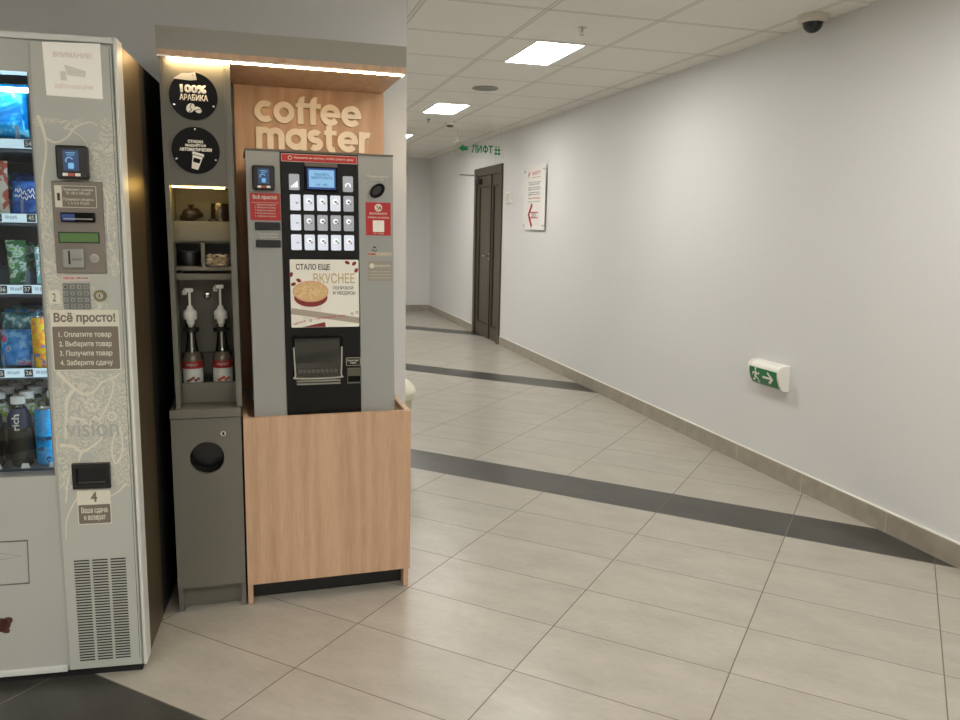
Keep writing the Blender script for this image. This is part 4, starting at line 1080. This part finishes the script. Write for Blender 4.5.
# cup outlet
b = MB()
x0, x1, z0, z1 = .134, .309, .790, .960
b.rrect(x0, x0+.009, z0+.02, z1, F-.008, F, .002).rrect(x1-.009, x1, z0+.02, z1, F-.008, F, .002).rrect(x0, x1, z1-.004, z1+.004, F-.010, F, .002)
co = b.build('cup_outlet', BLACK_GLOSS, M)
MB().box(x0+.009, x1-.009, F-.0012, F-.0001, z0+.02, z1-.004).build('outlet_cavity', plain('cavity_grey', srgb(46, 46, 40), .4), co)
b = MB()
b.stroke(curve2([(x0+.005, .925), (x0+.009, .83), (x0+.014, .815), (x1-.014, .815), (x1-.007, .83), (x1-.003, .925)], 5), .005, F-.014, F-.009)
b.build('flap_edge', plain('clear_edge', srgb(168, 166, 150), .25), co)
MB().rrect(x0+.010, x1-.010, .818, .948, F-.0112, F-.0095, .006).build('clear_flap', CLEAR, co)
b = MB()
for k in range(9): b.disc(x0+.026+k*.0155, .838, .007, .008, F-.0045, F-.0015, 12)
b.build('drip_grate', plain('grate_grey', srgb(96, 96, 88), .35), co)
b = MB(); b.rrect(x0+.012, x1-.010, .802, .808, F-.016, F, .002).rrect(x0+.012, x1-.010, .792, .798, F-.018, F, .002); b.build('outlet_lip', plain('lip_grey', srgb(130, 130, 120), .25), co)
cr = MB().rrect(.3215, .3725, .853, .882, F-.0010, F, .004).build('change_caption', CREAM_PRINT, M)
MB().rrect(.3228, .3712, .8543, .8807, F-.0014, F-.0010, .003).build('caption_field', BLACK, cr); text('Возврат денег\nи сдачи', .327, .367, .859, .876, F-.0014, CREAM_PRINT, cr, bold=.02)
b = MB(); b.rrect(.3250, .3735, .789, .793, F-.006, F, .001).rrect(.3250, .3270, .793, .842, F-.006, F, .001).rrect(.3715, .3735, .793, .842, F-.006, F, .001).rrect(.3250, .3735, .842, .845, F-.006, F, .001)
cr = b.build('coin_return', plain('return_frame', srgb(100, 100, 90), .3), M)
MB().box(.3272, .3713, F-.0015, F-.0001, .7935, .8415).build('return_pocket', BLACK_GLOSS, cr)
MB().box(.328, .3705, F-.004, F-.0016, .816, .841).build('return_flap', plain('flap_olive', srgb(82, 80, 66), .3), cr)
# left column devices
G = -.0002
card_terminal(M, .020, .093, 1.459, 1.540, G)
rl = MB().rrect(.010, .109, 1.360, 1.450, G-.0010, G, .001).build('instruction_label', RED, M)
text('Всё просто!', .020, .098, 1.427, 1.444, G-.0011, CREAM_PRINT, rl, bold=.04)
for i, s in enumerate(('1. Внесите деньги', '2. Выберите сахар', '3. Выберите напиток', '4. Получите напиток', '5. Заберите сдачу')):
    text(s, .026, .094, 1.4085-i*.0095, 1.415-i*.0095, G-.0011, CREAM_PRINT, rl, bold=.01)
MB().box(.014, .105, G-.0014, G-.0010, 1.4185, 1.4195).build('label_rule', CREAM_PRINT, rl)
bs = MB().box(.024, .107, G-.012, G, 1.328, 1.354, .003).build('banknote_slot', BLACK, M)
MB().box(.032, .100, G-.0135, G-.0122, 1.337, 1.343).build('slot_mouth', plain('slot_dark', srgb(8, 8, 8), .5), bs)
text('Купюроприёмник\nвнесите монеты', .036, .100, 1.301, 1.319, G, CREAM_PRINT, M, name='slot_caption')
bs = MB().box(.025, .107, G-.010, G, 1.270, 1.295, .003).build('coin_slot', BLACK, M)
MB().box(.040, .090, G-.0115, G-.0102, 1.279, 1.285).build('slot_mouth', MATS['slot_dark'], bs)
# right column devices
text('Приложите\nстакан', .405, .478, 1.505, 1.522, G, CREAM_PRINT, M, name='oval_caption')
ov = MB().disc(.440, 1.470, .030, .0205, G-.006, G, 36, .75).build('oval_inlet', BLACK_GLOSS, M)
MB().disc(.438, 1.471, .019, .0115, G-.008, G-.0062, 30, .75).build('oval_mouth', plain('oval_dark', srgb(30, 29, 27), .5), ov)
rs = MB().rrect(.399, .487, 1.316, 1.430, G-.0010, G, .001).build('red_sticker', RED, M)
lg = MB().disc(.4435, 1.412, .0135, .0135, G-.0014, G-.0010, 24).build('sticker_emblem', CREAM_PRINT, rs)
MB().stroke(curve2([(.437, 1.418), (.444, 1.410), (.440, 1.404)]), .003, G-.0018, G-.0014).disc(.450, 1.411, .003, .006, G-.0018, G-.0014, 12, .4).build('emblem_mark', CUPR, lg)
text('BENVENUTO', .412, .474, 1.388, 1.395, G-.0011, CREAM_PRINT, rs, bold=.02); text('Скидка за оплату', .406, .481, 1.374, 1.382, G-.0011, CREAM_PRINT, rs, bold=.02)
MB().rrect(.4235, .4635, 1.328, 1.368, G-.0014, G-.0010, .002).build('sticker_white_square', WHITE_PAPER, rs)
text('по коду', .425, .462, 1.319, 1.325, G-.0011, CREAM_PRINT, rs)
lb = MB().rrect(.402, .491, 1.243, 1.258, G-.0008, G, .001).build('service_label', plain('pale_beige_label', srgb(176, 168, 150), .5), M)
text('КОФЕ', .404, .432, 1.246, 1.255, G-.0008, RED, lb, bold=.04)
text('сервис 24', .438, .485, 1.247, 1.254, G-.0008, CREAM_PRINT, lb)
MB().stroke(arc(.4285, 1.270, .009, 200, 340, 10), .003, G-.0008, G).disc(.4285, 1.274, .006, .003, G-.0008, G, 12).build('small_eye_icon', INK, M)
l2 = MB().rrect(.405, .491, 1.156, 1.226, G-.0008, G, .001).build('operator_label', plain('taupe_label', srgb(150, 142, 128), .5), M)
MB().disc(.4185, 1.209, .009, .009, G-.0012, G-.0008, 20).build('label_emblem', CREAM_PRINT, l2)
text('БЕНВЕНУТО', .431, .484, 1.205, 1.213, G-.0008, CREAM_PRINT, l2, bold=.02)
for i in range(3): text('информация для покупателя', .410, .486, 1.186-i*.011, 1.191-i*.011, G-.0008, CREAM_PRINT, l2)

# the two units stand slightly out of plumb: each leans over its own base
def lean(root, k, z0, dx=0.):
    done = set()
    def rec(o, extra):
        if o.type == 'MESH' and o.data.name not in done:
            done.add(o.data.name)
            for v in o.data.vertices: v.co.x += k*(v.co.z+root.location.z-z0)+extra
        for c in o.children: rec(c, extra)
    for c in root.children:
        nm = c.name.split('.')[0]
        rec(c, dx if nm in DECOR else 0.)
DECOR = {'paper_notice', 'card_terminal', 'payment_plate', 'strip_label', 'keypad', 'lock', 'number_label', 'instruction_label', 'change_tray', 'change_label', 'lettering'}
lean(V, .0026, -.42, .0)
DECOR = set()
lean(T, -.007, 1.25); lean(M, -.009, 1.25)
for ob in list(C.objects):
    if ob.name.split('.')[0] == 'syrup_bottle': lean(ob, -.007, 1.25)
for ob in list(C.objects):
    if not ob.parent and ob.get('category') in ('snack', 'can', 'bottle') and ob.type in ('MESH', 'EMPTY'): ob.location.x += .0026*(ob.location.z+.48)+.001

# ================================================================== world, camera
w = bpy.data.worlds.new('world'); bpy.context.scene.world = w; w.use_nodes = True
w.node_tree.nodes['Background'].inputs[0].default_value = (.8, .85, 1, 1); w.node_tree.nodes['Background'].inputs[1].default_value = .0

f, pitch, roll, yaw, h = 797.5854, .164831, .020065, .282654, 1.35129
cd = bpy.data.cameras.new('camera'); cam = bpy.data.objects.new('camera', cd); C.objects.link(cam)
cd.sensor_fit = 'HORIZONTAL'; cd.sensor_width = 36; cd.lens = 36*f/960; cd.clip_start = .05; cd.clip_end = 60
fw = Vector((math.sin(yaw)*math.cos(pitch), math.cos(yaw)*math.cos(pitch), -math.sin(pitch)))
r0 = Vector((math.cos(yaw), -math.sin(yaw), 0)); u0 = r0.cross(fw)
rr = r0*math.cos(roll)+u0*math.sin(roll); uu = u0*math.cos(roll)-r0*math.sin(roll)
mm = Matrix((rr, uu, -fw)).transposed().to_4x4(); mm.translation = Vector((0, 0, h)); cam.matrix_world = mm
sc = bpy.context.scene; sc.camera = cam
sc.view_settings.view_transform = 'Standard'; sc.view_settings.look = 'None'; sc.view_settings.gamma = 1; sc.view_settings.exposure = 1.35
sc.view_settings.use_curve_mapping = False
sc.cycles.max_bounces = 8; sc.cycles.diffuse_bounces = 5; sc.cycles.transparent_max_bounces = 12
sc.cycles.sample_clamp_indirect = 6
